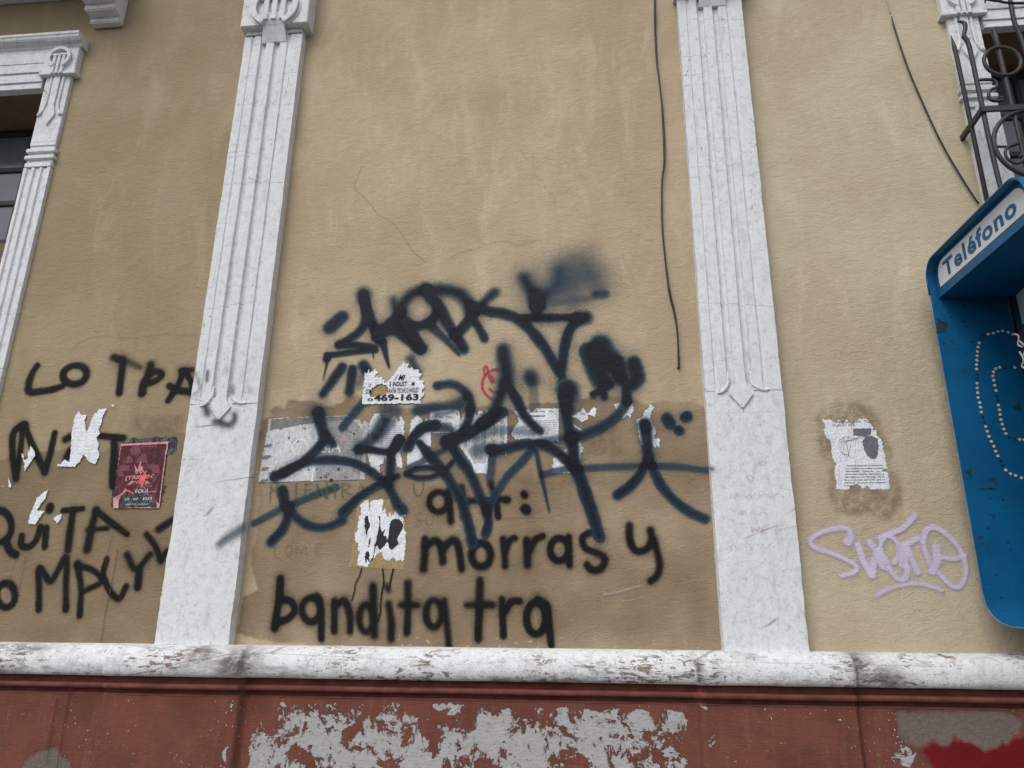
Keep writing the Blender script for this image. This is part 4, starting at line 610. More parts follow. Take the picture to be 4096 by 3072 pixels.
PAPERS = [
 ('torn_notice','torn white notice with bold phone digits and a brown scraped hole','notice','hi',[[[-1.0605,2.3844],[-1.0608,2.4204],[-1.0585,2.4553],[-1.0459,2.4663],[-1.0607,2.4679],[-1.0601,2.5031],[-1.0602,2.5437],[-1.0535,2.5359],[-1.0454,2.5433],[-1.0367,2.5584],[-1.0393,2.533],[-1.026,2.5454],[-1.0085,2.5589],[-0.9999,2.5396],[-1.0051,2.5271],[-1.0091,2.5145],[-0.9931,2.5293],[-0.9933,2.5141],[-0.9801,2.5176],[-0.9744,2.5061],[-0.9693,2.5022],[-0.9586,2.5057],[-0.9649,2.4908],[-0.948,2.4916],[-0.9332,2.5076],[-0.9218,2.5199],[-0.9043,2.5524],[-0.8748,2.5898],[-0.867,2.5807],[-0.8513,2.5828],[-0.8583,2.555],[-0.8477,2.5624],[-0.845,2.556],[-0.8343,2.5608],[-0.8263,2.5479],[-0.812,2.5513],[-0.7996,2.5459],[-0.8039,2.5347],[-0.7843,2.5304],[-0.7979,2.5119],[-0.7995,2.4968],[-0.773,2.495],[-0.7794,2.4789],[-0.768,2.4661],[-0.7802,2.4465],[-0.7819,2.4317],[-0.7702,2.4388],[-0.7742,2.4216],[-0.7853,2.4046],[-0.7855,2.3836],[-0.8655,2.3846],[-0.9615,2.3841]]],'white',[[[-1.0282,2.4396],[-1.0176,2.4619],[-0.9992,2.4765],[-0.9755,2.4847],[-0.953,2.4754],[-0.9423,2.4601],[-0.9504,2.4354],[-0.964,2.4208],[-0.9788,2.4261],[-1.0024,2.4179],[-1.0244,2.4196],[-1.0299,2.4297]]]),
 ('torn_poster','grey landscape poster with white border and pale word POESIA','poster','lo',[[[-1.5037,2.3252],[-1.4106,2.3289],[-1.3964,2.3128],[-1.3696,2.2936],[-1.3651,2.3297],[-1.2744,2.3305],[-1.1208,2.3326],[-1.1147,2.3076],[-1.0685,2.315],[-1.0562,2.286],[-1.0415,2.3063],[-1.0231,2.2936],[-1.0227,2.1597],[-1.0232,2.0309],[-1.2577,2.0274],[-1.4991,2.0219]]],'grey',[]),
 ('torn_poster','torn white sheet of small print right of the grey poster','poster','lo',[[[-1.0214,2.2813],[-1.0151,2.3058],[-1.0012,2.3386],[-0.977,2.3414],[-0.9673,2.3173],[-0.9531,2.2862],[-0.9382,2.3044],[-0.9296,2.296],[-0.9075,2.3285],[-0.8898,2.3035],[-0.8813,2.2952],[-0.8752,2.3279],[-0.8659,2.3072],[-0.8572,2.3091],[-0.8575,2.2297],[-0.8517,2.1974],[-0.8687,2.1496],[-0.855,2.1176],[-0.8548,2.0801],[-0.8771,2.0902],[-0.8896,2.1339],[-0.9015,2.1024],[-0.9194,2.1343],[-0.9245,2.0908],[-0.9413,2.1366],[-0.9411,2.1029],[-0.9584,2.0952],[-0.953,2.0439],[-0.9883,2.0412],[-0.995,2.0798],[-1.0175,2.1436]]],'white',[]),
 ('torn_poster','torn white sheet with faint question IGUE HAS VISTO','poster','lo',[[[-0.8338,2.0621],[-0.8336,2.1243],[-0.8382,2.1873],[-0.8309,2.2455],[-0.8236,2.3043],[-0.7986,2.3309],[-0.782,2.3143],[-0.7621,2.2844],[-0.7555,2.3112],[-0.7388,2.2894],[-0.7387,2.3459],[-0.6156,2.3532],[-0.6128,2.3005],[-0.609,2.2365],[-0.6793,2.243],[-0.7314,2.2439],[-0.7284,2.1778],[-0.747,2.1859],[-0.7471,2.1336],[-0.7376,2.0971],[-0.7861,2.0874]]],'white',[]),
 ('torn_poster','torn paper with dark ruined photo print in the row middle','poster','lo',[[[-0.6131,2.3543],[-0.6045,2.3325],[-0.593,2.3001],[-0.5789,2.3482],[-0.5571,2.3155],[-0.5398,2.3501],[-0.5207,2.3148],[-0.5111,2.3468],[-0.4846,2.3248],[-0.4748,2.3488],[-0.4584,2.3083],[-0.4489,2.351],[-0.4177,2.3423],[-0.3842,2.3497],[-0.3815,2.2644],[-0.3817,2.1649],[-0.3863,2.1288],[-0.3945,2.1703],[-0.4657,2.1661],[-0.4673,2.0529],[-0.5265,2.0535],[-0.5405,2.0998],[-0.5726,2.1468],[-0.605,2.1943],[-0.6124,2.2898]]],'white',[]),
 ('torn_poster','torn white sheet with small printed question about BOMBING','poster','lo',[[[-0.3527,2.3383],[-0.3244,2.3431],[-0.314,2.3162],[-0.2936,2.3479],[-0.273,2.3314],[-0.2526,2.3497],[-0.1504,2.3461],[-0.1501,2.2551],[-0.1516,2.1926],[-0.222,2.1885],[-0.2828,2.2103],[-0.3437,2.206],[-0.3643,2.2325],[-0.3494,2.2639],[-0.3291,2.2899],[-0.3345,2.3166]]],'white',[]),
 ('torn_poster','ragged white paper remnant with a few printed letters','poster','lo',[[[-0.1453,2.3476],[-0.1198,2.3487],[-0.1049,2.3176],[-0.0797,2.3118],[-0.049,2.335],[-0.0386,2.3508],[-0.0313,2.332],[-0.0189,2.3212],[0.007,2.3514],[0.0194,2.3416],[0.011,2.3048],[-0.019,2.3159],[-0.0245,2.2897],[-0.0499,2.2822],[-0.0748,2.3011],[-0.0949,2.3068],[-0.0852,2.275],[-0.038,2.2402],[-0.0506,2.2352],[-0.0904,2.2698],[-0.1201,2.3178]]],'white',[]),
 ('torn_poster','lower white paper remnant under the navy leg strokes','poster','lo',[[[-0.1771,2.1183],[-0.142,2.1358],[-0.1117,2.1662],[-0.0812,2.2045],[-0.0564,2.1911],[-0.042,2.16],[-0.0523,2.1345],[-0.058,2.0938],[-0.0908,2.0487],[-0.1824,2.0507],[-0.1724,2.0699],[-0.1847,2.0852],[-0.1722,2.0953]]],'white',[]),
 ('torn_poster','small ragged white scrap above the end of the paper row','poster','lo',[[[0.0981,2.3639],[0.1283,2.3659],[0.1481,2.3576],[0.1809,2.3648],[0.1847,2.333],[0.1715,2.3123],[0.1682,2.2913],[0.154,2.3126],[0.1359,2.2946],[0.1263,2.3052],[0.1323,2.3341],[0.1073,2.3372]]],'white',[]),
 ('torn_poster','tall narrow white scrap with blue overspray near three dots','poster','lo',[[[0.1955,2.2908],[0.2208,2.3008],[0.2318,2.3269],[0.2524,2.3422],[0.2582,2.3606],[0.2748,2.3418],[0.2587,2.3158],[0.2548,2.2845],[0.2684,2.2583],[0.2771,2.2323],[0.2658,2.2016],[0.2925,2.196],[0.2891,2.1552],[0.2768,2.1732],[0.2686,2.1555],[0.2598,2.176],[0.2487,2.2018],[0.2127,2.164],[0.2028,2.2232]]],'white',[]),
 ('torn_poster','shredded white poster with black ink blots on a glue patch','poster','lo',[[[-1.0283,1.6539],[-1.026,1.695],[-1.019,1.708],[-1.0334,1.7209],[-1.0302,1.7496],[-1.044,1.7522],[-1.0497,1.7915],[-1.0401,1.8073],[-1.0383,1.855],[-1.027,1.887],[-1.0345,1.9138],[-1.0194,1.9326],[-0.9993,1.9392],[-0.9961,1.9136],[-0.9914,1.8867],[-0.9878,1.9324],[-0.9705,1.9403],[-0.9483,1.9361],[-0.9364,1.9428],[-0.9287,1.9292],[-0.9339,1.9051],[-0.931,1.8811],[-0.9201,1.9024],[-0.9172,1.8783],[-0.908,1.8623],[-0.8988,1.8889],[-0.8919,1.8649],[-0.8858,1.8755],[-0.8812,1.8675],[-0.8724,1.902],[-0.8641,1.8993],[-0.8436,1.8739],[-0.8259,1.8711],[-0.8374,1.8593],[-0.8318,1.8092],[-0.8217,1.796],[-0.8199,1.7414],[-0.8231,1.6796],[-0.8317,1.6681],[-0.8404,1.6796],[-0.8559,1.6719],[-0.873,1.6898],[-0.8853,1.6744],[-0.9041,1.6757],[-0.9157,1.6898],[-0.9227,1.7156],[-0.9481,1.695],[-0.9674,1.6642],[-0.9804,1.659],[-0.9806,1.6424],[-0.9959,1.6513]]],'white',[]),
 ('pink_poster','dark red and pink party poster pasted over older paper','poster','hi',[[[-2.2116,2.2125],[-1.9777,2.2207],[-1.979,2.1402],[-1.9764,2.0517],[-1.9715,1.9146],[-1.9733,1.9077],[-2.1951,1.9091],[-2.2021,1.9552],[-2.201,1.9889],[-2.209,2.097]]],'pink',[]),
 ('torn_poster','dark older paper sticking out behind the pink poster','poster','lo',[[[-2.2073,2.2189],[-2.1776,2.2214],[-2.1692,2.2418],[-2.1577,2.2446],[-2.132,2.2353],[-2.0974,2.2436],[-2.0844,2.2375],[-2.0414,2.2492],[-2.0219,2.2395],[-1.9936,2.2493],[-1.994,2.2332],[-1.9665,2.2474],[-1.9436,2.2441],[-1.9364,2.2264],[-1.9354,2.1727],[-1.9747,2.1689],[-1.9389,2.167],[-1.9754,2.1545],[-1.9728,2.0658],[-1.9734,2.015],[-1.9549,2.0092],[-1.9692,1.9897],[-1.96,1.9868],[-1.9696,1.9562],[-1.9648,1.9534],[-1.9695,1.9201],[-2.2076,1.9134],[-2.2127,1.9329],[-2.1962,1.9468],[-2.2151,1.9455],[-2.2162,2.0229],[-2.2193,2.1202],[-2.2176,2.1927]]],'dark',[]),
 ('torn_paper','large white torn paper shaped like an X at left','paper','hi',[[[-2.5189,2.1101],[-2.5098,2.1208],[-2.495,2.1179],[-2.4802,2.1423],[-2.4545,2.1283],[-2.4561,2.1639],[-2.464,2.2302],[-2.4732,2.2748],[-2.4731,2.331],[-2.4684,2.3649],[-2.4538,2.3788],[-2.4411,2.3587],[-2.415,2.3582],[-2.4181,2.33],[-2.3972,2.268],[-2.3865,2.3014],[-2.3803,2.3575],[-2.3516,2.3882],[-2.3147,2.3914],[-2.3283,2.3566],[-2.3276,2.3227],[-2.3373,2.2837],[-2.3283,2.2669],[-2.3412,2.2449],[-2.3234,2.2114],[-2.3248,2.1895],[-2.3093,2.1619],[-2.3219,2.1158],[-2.3399,2.1215],[-2.3585,2.1298],[-2.3917,2.1685],[-2.3993,2.1358],[-2.4242,2.1046]]],'white',[]),
 ('torn_paper','small white torn scrap beside the letter N','paper','hi',[[[-2.7083,2.1756],[-2.6948,2.1671],[-2.6845,2.1395],[-2.6667,2.1447],[-2.6783,2.1835],[-2.6674,2.1861],[-2.6701,2.2111],[-2.6519,2.1942],[-2.6341,2.1608],[-2.6531,2.1226],[-2.6735,2.0858],[-2.6773,2.1229],[-2.6969,2.1506]]],'white',[]),
 ('torn_paper','white torn sliver leaning left above the letters QUITA','paper','hi',[[[-2.5985,1.8411],[-2.5963,1.8778],[-2.5794,1.96],[-2.5349,1.9987],[-2.5379,1.9597],[-2.5519,1.935],[-2.5666,1.9022],[-2.5306,1.8979],[-2.5609,1.8369]]],'white',[]),
 ('torn_paper','small shredded white scrap beside the letter T','paper','hi',[[[-2.4799,1.8649],[-2.4608,1.877],[-2.4404,1.8834],[-2.4408,1.8647],[-2.453,1.8405],[-2.4657,1.8511]]],'white',[]),
 ('torn_paper','two thin white paper splinters at the left wall margin','paper','hi',[[[-2.7474,2.0583],[-2.7367,2.042],[-2.7177,2.0095],[-2.73,2.0085]],[[-2.7864,2.029],[-2.7779,2.0127],[-2.7829,2.0144]],[[-2.7699,2.0272],[-2.7606,2.012],[-2.7671,2.0131]]],'white',[]),
 ('torn_paper','tiny white triangular scrap above the torn X paper','paper','hi',[[[-2.3002,2.4059],[-2.2827,2.4078],[-2.2824,2.3942]]],'white',[]),
 ('torn_poster','torn printed sheet with scribbled photo on the right wall panel','poster','lo',[[[0.9933,2.276],[1.0078,2.2711],[1.0191,2.2767],[1.044,2.2607],[1.0617,2.2748],[1.075,2.2515],[1.0936,2.273],[1.1122,2.2508],[1.1416,2.2733],[1.1788,2.2726],[1.189,2.2494],[1.2003,2.235],[1.1936,2.2237],[1.2116,2.2205],[1.206,2.1979],[1.2247,2.1807],[1.2265,2.1357],[1.2308,2.1022],[1.2315,2.0579],[1.2093,2.0471],[1.2317,2.0331],[1.231,1.9976],[1.2318,1.9662],[1.1495,1.9669],[1.1412,1.9822],[1.1243,1.9715],[1.1009,1.9907],[1.0687,1.9829],[1.0658,1.9676],[1.0119,1.9687],[1.0187,1.9997],[1.0134,2.0438],[1.0252,2.077],[1.0133,2.1106],[1.0165,2.1612],[1.0138,2.184],[0.9988,2.1927],[0.9931,2.2128],[0.999,2.2413]]],'white',[]),
 ('scraped_patch','brown scraped plaster showing in the hole of the notice','patch','lo0',[[[-1.037,2.4273],[-1.0257,2.4721],[-0.9929,2.4914],[-0.9488,2.4854],[-0.9326,2.4599],[-0.9401,2.4252],[-0.9633,2.4108],[-1.0114,2.4069]]],'glue',[]),
 ('glue_patch','yellowish glue rectangle behind the shredded black and white poster','patch','lo0',[[[-1.0476,1.9409],[-0.8776,1.9423],[-0.8251,1.8328],[-0.8164,1.7027],[-0.8246,1.6368],[-1.0652,1.6456],[-1.06,1.7158],[-1.053,1.8338]]],'glue',[]),
]
TR = {
 'cable_mid': [[[0.385,4.6683],[0.383,4.6253],[0.3791,4.5188],[0.3759,4.414],[0.3746,4.2359],[0.3792,4.1284],[0.3835,4.0292],[0.3873,3.9445],[0.3884,3.8611],[0.3873,3.7353],[0.3842,3.6427],[0.3775,3.5698],[0.3646,3.4842],[0.3551,3.2583],[0.3598,3.067],[0.3657,2.9515],[0.3681,2.9136],[0.3757,2.8613],[0.3839,2.8209],[0.391,2.7638],[0.3943,2.7019],[0.3948,2.6296],[0.3939,2.5693],[0.3923,2.5312],[0.3893,2.5226]]],
 'cable_r': [[[1.5618,4.5693],[1.5653,4.5016],[1.5676,4.4264]],[[1.5716,4.4095],[1.5744,4.3394],[1.5905,4.1889],[1.6032,4.0852],[1.618,3.9986],[1.635,3.9093],[1.6554,3.8062],[1.6759,3.7086],[1.6937,3.6346],[1.7159,3.5541],[1.7389,3.4818],[1.7694,3.3892],[1.7967,3.3154],[1.8061,3.2979]]],
 'bar2': [[[1.776,4.1807],[1.7906,4.181],[1.8064,4.1705],[1.8083,4.1474],[1.8011,4.1213],[1.7916,4.0918],[1.7971,4.08],[1.8058,4.0454],[1.8073,3.9523],[1.8064,3.8139],[1.806,3.6647],[1.8048,3.5468],[1.8059,3.3978],[1.8095,3.2526],[1.8131,3.1113]]],
 'bar3': [[[1.9183,4.1152],[1.9278,4.088],[1.9284,3.9945],[1.9299,3.8769],[1.9314,3.7618],[1.9394,3.6695],[1.9394,3.5655],[1.9383,3.4434],[1.9323,3.298]]],
 'bar4': [[[2.0388,4.3203],[2.0334,4.243],[2.0309,4.1512],[2.041,4.0823],[2.0483,3.9701],[2.046,3.8105]]],
 'ring': [[[1.9471,4.0041],[1.9205,3.8559],[1.8441,3.9347],[2.0222,3.9208]]],
 'scroll1': [[[1.8184,3.8346],[1.8711,3.8307],[1.8867,3.808],[1.8802,3.7869],[1.859,3.7777],[1.842,3.754],[1.8464,3.7217],[1.8726,3.7128],[1.8931,3.7185],[1.8928,3.7326]]],
 'ring2': [[[1.9709,3.6464],[1.9342,3.6559],[1.879,3.6248],[1.8304,3.552],[1.8158,3.4847],[1.8243,3.4101],[1.855,3.3418],[1.8954,3.3001]]],
 'scroll2': [[[1.8298,3.4716],[1.8835,3.4683],[1.9211,3.4815]],[[1.9124,3.4787],[1.8779,3.4673],[1.858,3.4416],[1.859,3.408],[1.8835,3.3799],[1.9139,3.3847],[1.9261,3.4073],[1.9147,3.418]]],
 'wires': [[[1.8897,4.2591],[1.9497,4.2414],[2.0653,4.2187]],[[2.0046,4.4131],[2.0202,4.4322],[2.1116,4.4281],[2.2149,4.4254]]],
 'dots': [[[1.7055,2.6125],[1.7256,2.6194],[1.7441,2.6216],[1.6843,2.6085],[1.6625,2.6016],[1.6478,2.588],[1.6414,2.5696],[1.6333,2.5512],[1.6274,2.531],[1.6233,2.5117],[1.6183,2.4917],[1.6133,2.4716],[1.6108,2.4525],[1.6081,2.4317],[1.6046,2.4109],[1.6017,2.3894],[1.599,2.3688],[1.5971,2.3482],[1.5951,2.3269],[1.5977,2.3046],[1.5976,2.2852],[1.5972,2.2641],[1.5991,2.243],[1.6018,2.222],[1.6031,2.202],[1.6051,2.1812],[1.6086,2.1605],[1.6142,2.1389],[1.6201,2.1183],[1.6235,2.0979],[1.6286,2.0783],[1.6339,2.0597],[1.6396,2.0395],[1.6477,2.0201],[1.6636,2.005],[1.6815,1.9973],[1.7013,1.9879],[1.7659,2.6153],[1.7829,2.6054],[1.7635,2.4559],[1.7441,2.4555],[1.7232,2.456],[1.7034,2.4583],[1.6862,2.4524],[1.6756,2.4382],[1.67,2.4202],[1.6699,2.4012],[1.67,2.3788],[1.6708,2.3564],[1.6703,2.335],[1.669,2.3147],[1.6691,2.2926],[1.6695,2.2723],[1.6683,2.2522],[1.6675,2.2304],[1.6695,2.2104],[1.6714,2.1905],[1.6757,2.1706],[1.6862,2.1549],[1.7033,2.1495],[1.7237,2.1458],[1.7413,2.1438]]],
 'blue_scuff': [[[1.4902,2.6905],[1.5314,2.6605],[1.513,2.6232],[1.475,2.6196]],[[1.4878,2.0186],[1.5205,2.0266],[1.511,1.9933]],[[1.5755,1.9843],[1.6072,1.9881],[1.6059,1.9591]],[[1.7187,2.281],[1.7472,2.3068],[1.7581,2.2802],[1.7439,2.2674]],[[1.5297,1.9433],[1.6075,1.9467],[1.5977,1.9345]],[[1.5513,1.8452],[1.5766,1.837],[1.5678,1.8306]]],
 'overpaint_shade': [[[-1.5309,2.0579],[-1.5385,2.2341],[-1.5242,2.3212],[-1.4898,2.3315],[-1.4897,2.3785],[-1.4265,2.3789],[-1.4165,2.4132],[-1.3488,2.4229],[-1.2968,2.394],[-1.2511,2.371],[-1.1661,2.3913],[-1.1146,2.4234],[-1.0609,2.4277],[-1.0031,2.3715],[-0.8958,2.3638],[-0.7373,2.3715],[-0.4168,2.3542],[-0.1706,2.3721],[-0.0276,2.3959],[0.1346,2.4031],[0.2336,2.369],[0.3342,2.3881],[0.4806,2.3534],[0.6022,2.3404],[0.5659,1.5659],[0.5439,1.2853],[-0.5014,1.2289],[-1.5326,1.365],[-1.5316,1.5114],[-1.4732,1.5563],[-1.5022,1.6619],[-1.5048,1.8166]]],
 'stain_r': [[[0.9727,2.2938],[1.0263,2.3394],[1.1236,2.3432],[1.2083,2.3356],[1.2385,2.283],[1.2311,2.2088],[1.258,2.1185],[1.2364,2.0744],[1.2576,2.0411],[1.2777,1.9647],[1.2752,1.9109],[1.2321,1.858],[1.1886,1.8371],[1.1164,1.8693],[1.0433,1.859],[0.9847,1.8861],[0.9732,1.9674],[0.9857,2.0775],[0.9603,2.1338]]],
 'stain_m': [[[-0.0784,2.4024],[0.0739,2.3991],[-0.0183,2.353],[-0.0792,2.3489]],[[-0.3722,2.0467],[0.0249,2.0474],[0.0724,1.997],[-0.025,2.0079],[-0.1729,1.9744],[-0.3217,2.0058]],[[-0.0447,2.29],[0.1309,2.292],[0.1255,2.1321],[-0.023,2.1137]]],
 'stain_l': [[[-2.1789,2.3537],[-1.9186,2.3543],[-1.9265,2.2602],[-2.2085,2.2649]]],
 'cement': [[[1.1058,1.1088],[1.1505,1.1033],[1.2434,1.1176],[1.3716,1.1148],[1.4675,1.1153],[1.548,1.1044],[1.5345,1.0488],[1.5068,1.0177],[1.4489,1.0104],[1.4131,0.9853],[1.3549,1.0145],[1.2995,1.0256],[1.2646,1.0065],[1.1732,0.9935],[1.1177,1.0095],[1.1183,1.059]]],
 'dred': [[[1.184,0.9803],[1.2641,1.0034],[1.299,1.0225],[1.3544,1.0114],[1.4125,0.9823],[1.4547,1.0075],[1.5062,1.0147],[1.568,1.0433],[1.5772,0.8643],[1.2408,0.8554],[1.2131,0.9204]]],
 'blots': [[[-1.0092,1.8682],[-0.9954,1.8668],[-0.9935,1.8481],[-0.9849,1.8335],[-0.9851,1.8176],[-0.9935,1.8019],[-0.9968,1.773],[-1.0016,1.8019],[-1.0086,1.823],[-1.0102,1.8442]],[[-0.9492,1.8678],[-0.9386,1.8651],[-0.9394,1.8439],[-0.9344,1.8095],[-0.9281,1.7964],[-0.9127,1.8095],[-0.9218,1.7833],[-0.9078,1.7754],[-0.9011,1.7545],[-0.9159,1.7337],[-0.9336,1.7169],[-0.9428,1.7338],[-0.9619,1.739],[-0.9521,1.752],[-0.9518,1.7677],[-0.9468,1.7938],[-0.9432,1.8201],[-0.9421,1.8439]],[[-0.8953,1.8331],[-0.8882,1.8489],[-0.8723,1.8555],[-0.8559,1.8527],[-0.8444,1.8408],[-0.8352,1.8302],[-0.836,1.8118],[-0.8445,1.7961],[-0.8567,1.7752],[-0.8588,1.7648],[-0.8513,1.7518],[-0.852,1.7414],[-0.8648,1.7311],[-0.8801,1.7195],[-0.8912,1.7259],[-0.8978,1.7441],[-0.9041,1.7597],[-0.8976,1.7832],[-0.8977,1.8068]],[[-0.9805,1.773],[-0.9746,1.7729],[-0.9775,1.7494],[-0.9841,1.7287],[-0.9862,1.7313],[-0.9846,1.7547]],[[-0.9899,1.7157],[-0.9816,1.7131],[-0.975,1.695],[-0.9796,1.6847],[-0.9762,1.6744],[-0.9686,1.6616],[-0.9785,1.6693],[-0.9873,1.6796],[-0.9875,1.6642],[-0.9928,1.6642],[-0.9974,1.6899],[-0.9945,1.7054]],[[-0.9577,1.7364],[-0.9523,1.7364],[-0.9554,1.7027],[-0.9615,1.6757],[-0.9687,1.6629],[-0.9716,1.6667],[-0.9591,1.6976]]],
 'maroon': [[[-2.2074,2.2028],[-1.9849,2.2097],[-1.9834,2.0944],[-1.9781,1.9285],[-2.0075,1.9565],[-2.0362,1.9706],[-2.0449,1.9875],[-2.0639,2.013],[-2.0801,2.0216],[-2.0933,2.0133],[-2.0997,1.9824],[-2.1097,1.9727],[-2.1237,1.9854],[-2.1459,1.994],[-2.1581,1.9801],[-2.1997,1.958],[-2.2064,2.0827]]],
 'pdark': [[[-2.1689,1.9104],[-2.1727,1.955],[-2.1571,1.9744],[-2.1444,1.9856],[-2.1257,1.9798],[-2.1092,1.9698],[-2.0968,1.9824],[-2.0894,2.0076],[-2.0793,2.0174],[-2.0649,2.0102],[-2.0454,1.9819],[-2.0371,1.9679],[-2.0143,1.9621],[-1.9918,1.9411],[-1.9851,1.9092],[-2.0355,1.915],[-2.0875,1.9126]]],
 'coral': [[[-2.0655,2.0739],[-2.0589,2.0525],[-2.0653,2.0215],[-2.0681,2.0032],[-2.0742,2.0046],[-2.0796,2.0188],[-2.0948,2.0218],[-2.085,2.05],[-2.0736,2.0612]],[[-2.1503,2.0025],[-2.1449,1.9884],[-2.1232,1.9826],[-2.1065,1.9712],[-2.1031,2.0021],[-2.1036,1.988],[-2.1075,1.9768],[-2.1178,1.9853],[-2.1429,1.994]]],
 'rose': [[[-2.1288,2.1147],[-2.1062,2.0872],[-2.0983,2.1273],[-2.0943,2.1244],[-2.0929,2.0957],[-2.0859,2.107],[-2.0788,2.0826],[-2.1104,2.0773],[-2.1231,2.0989]],[[-2.1455,2.0166],[-2.1212,2.0376],[-2.1177,2.0262],[-2.1292,2.0164]],[[-2.0565,2.0383],[-2.0327,2.0197],[-2.0506,2.0213]],[[-2.1972,1.9524],[-2.1586,1.9829],[-2.1503,2.0025],[-2.1458,1.9856],[-2.1757,1.9634],[-2.18,1.955]]],
 'mauve': [[[-2.1629,2.189],[-2.1094,2.1911],[-2.1043,2.162],[-2.1331,2.1561],[-2.1482,2.1568]],[[-2.0627,2.1096],[-2.0068,2.1112],[-1.9939,2.0689],[-2.0322,2.0693],[-2.0385,2.0893],[-2.0602,2.0953]],[[-2.1992,2.1084],[-2.146,2.1106],[-2.1468,2.082],[-2.2029,2.0798]],[[-2.1656,2.1542],[-2.1507,2.154],[-2.1386,2.1365],[-2.14,2.1192],[-2.1711,2.1181],[-2.172,2.1398]],[[-2.1157,2.1419],[-2.0901,2.1662],[-2.078,2.1646],[-2.0641,2.1182],[-2.1204,2.1175]],[[-2.2024,2.0769],[-2.1818,2.0781],[-2.163,2.0565],[-2.1984,2.0554]],[[-2.0318,2.0494],[-1.9964,2.0661],[-2.0183,2.021]],[[-2.0062,2.0012],[-1.9891,2.0575],[-1.9893,2.0405],[-2.0055,1.962],[-2.0118,1.9649]],[[-2.2012,2.0058],[-2.1812,2.0099],[-2.1971,1.9917]]],
 'gdark': [[[1.115,2.2307],[1.1893,2.2312],[1.1846,2.2039],[1.1583,2.1958],[1.1122,2.1994]],[[1.1419,2.1706],[1.1579,2.193],[1.1801,2.2012],[1.2097,2.1865],[1.2087,2.1471],[1.1952,2.0971],[1.1669,2.1002],[1.15,2.1312]]],
 'gscrib': [[[1.0476,2.1778],[1.0734,2.1944],[1.115,2.188],[1.1541,2.2044]],[[1.0496,2.1721],[1.1038,2.1825],[1.1688,2.1957]],[[1.0539,2.1635],[1.0925,2.1771],[1.1249,2.1822]],[[1.0728,2.1887],[1.0633,2.1324],[1.0731,2.1042],[1.0957,2.1601]],[[1.0767,2.1773],[1.0832,2.1013]],[[1.0554,2.1325],[1.0639,2.1155],[1.0804,2.1209]],[[1.0964,2.1657],[1.079,2.1098]]],
}
# ------------------------------------------------------------------ ground
def sheet(name, x0, x1, y0, y1, z, mat):
    return tag(mesh(name, [(x0, y0, z), (x1, y0, z), (x1, y1, z), (x0, y1, z)], [(0, 1, 2, 3)], mat), kind='structure')
M['asphalt'] = mat_plain('asphalt', (0.05, 0.05, 0.052, 1), 0.9, 40, 0.3, 0.004)
M['paving'] = mat_plain('concrete_paving', (0.27, 0.255, 0.235, 1), 0.9, 12, 0.2, 0.003)
sheet('road', -800, 800, -1200, 0.5, -0.14, M['asphalt'])
pv = MB().box(-40, 40, -1.9, 0.1, -0.13, 0.0); tag(pv.build('pavement', M['paving']), kind='structure')

# ------------------------------------------------------------------ the building
B = empty('building_facade', loc=(0, 0, 0))
tag(B, 'ochre plaster street facade with white fluted pilasters and peeling red-brown plinth', 'building')
Z0, ZT = 1.315, 5.25
BREAKS = ((-2.046, -1.43), (0.372, 0.976))

def wall_panel(x0, x1, mat, over=None, stains=(), step=0.006, chips=False):
    xs = np.arange(x0, x1 + step / 2, step); zs = np.arange(Z0 - 0.03, ZT, step)
    X, Z = np.meshgrid(xs, zs, indexing='ij')
    ov = np.zeros(X.shape); stn = np.zeros(X.shape); ch = np.zeros(X.shape)
    wx = X + 0.012 * vnoise(X, Z, 14, 21) + 0.006 * vnoise(X, Z, 50, 22)
    wz = Z + 0.012 * vnoise(X, Z, 14, 23) + 0.006 * vnoise(X, Z, 50, 24)
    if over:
        ov = np.maximum(ov, in_poly(wx, wz, over).astype(float))  # repaint outline, also carrying the shade painted low on the wall
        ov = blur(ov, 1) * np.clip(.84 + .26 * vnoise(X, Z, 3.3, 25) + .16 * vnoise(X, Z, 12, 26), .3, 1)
    for pl, n in stains:
        stn = np.maximum(stn, blur(in_poly(wx, wz, pl).astype(float), n))
    if chips: ch = np.clip(1 - (Z - Z0) / 0.09, 0, 1)
    return grid_mesh('wall_panel', X, -relief(X, Z), Z, mat, B, {'overpaint_shade': ov, 'stain': stn, 'chips': ch})

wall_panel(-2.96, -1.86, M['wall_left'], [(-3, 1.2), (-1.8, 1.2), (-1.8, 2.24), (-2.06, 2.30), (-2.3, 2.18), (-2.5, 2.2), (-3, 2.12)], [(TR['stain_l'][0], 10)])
wall_panel(-1.56, 0.505, M['wall_mid'], TR['overpaint_shade'][0], [(p, 8) for p in TR['stain_m']], chips=True)
wall_panel(0.81, 1.845, M['wall_right'], None, [(TR['stain_r'][0], 7)])
# the wall around the two windows
def infill(x0, x1, z0, z1, mat): MB().box(x0, x1, -0.001, 0.4, z0, z1).build('wall_infill', mat, B)
infill(-4.6, -2.955, 4.30, ZT, M['wall_left']); infill(-4.6, -2.955, 0.9, 2.0, M['wall_left']); infill(-5.6, -4.2, 2.0, 4.3, M['wall_left'])
infill(1.842, 3.6, 4.30, ZT, M['wall_right']); infill(1.842, 3.6, 0.9, 2.0, M['wall_right']); infill(3.2, 4.4, 2.0, 4.3, M['wall_right'])
for x0, x1, m in ((-3.0, -1.6, 'wall_left'), (-1.8, 0.7, 'wall_mid'), (0.6, 1.9, 'wall_right')):
    pass
MB().box(-5.6, 4.4, 0.42, 0.5, 0.0, ZT).build('wall_core', M['wall_left'], B)
MB().box(-5.6, 4.4, -0.6, 0.6, ZT + 0.75, ZT + 1.0).build('eaves', M['white'], B)
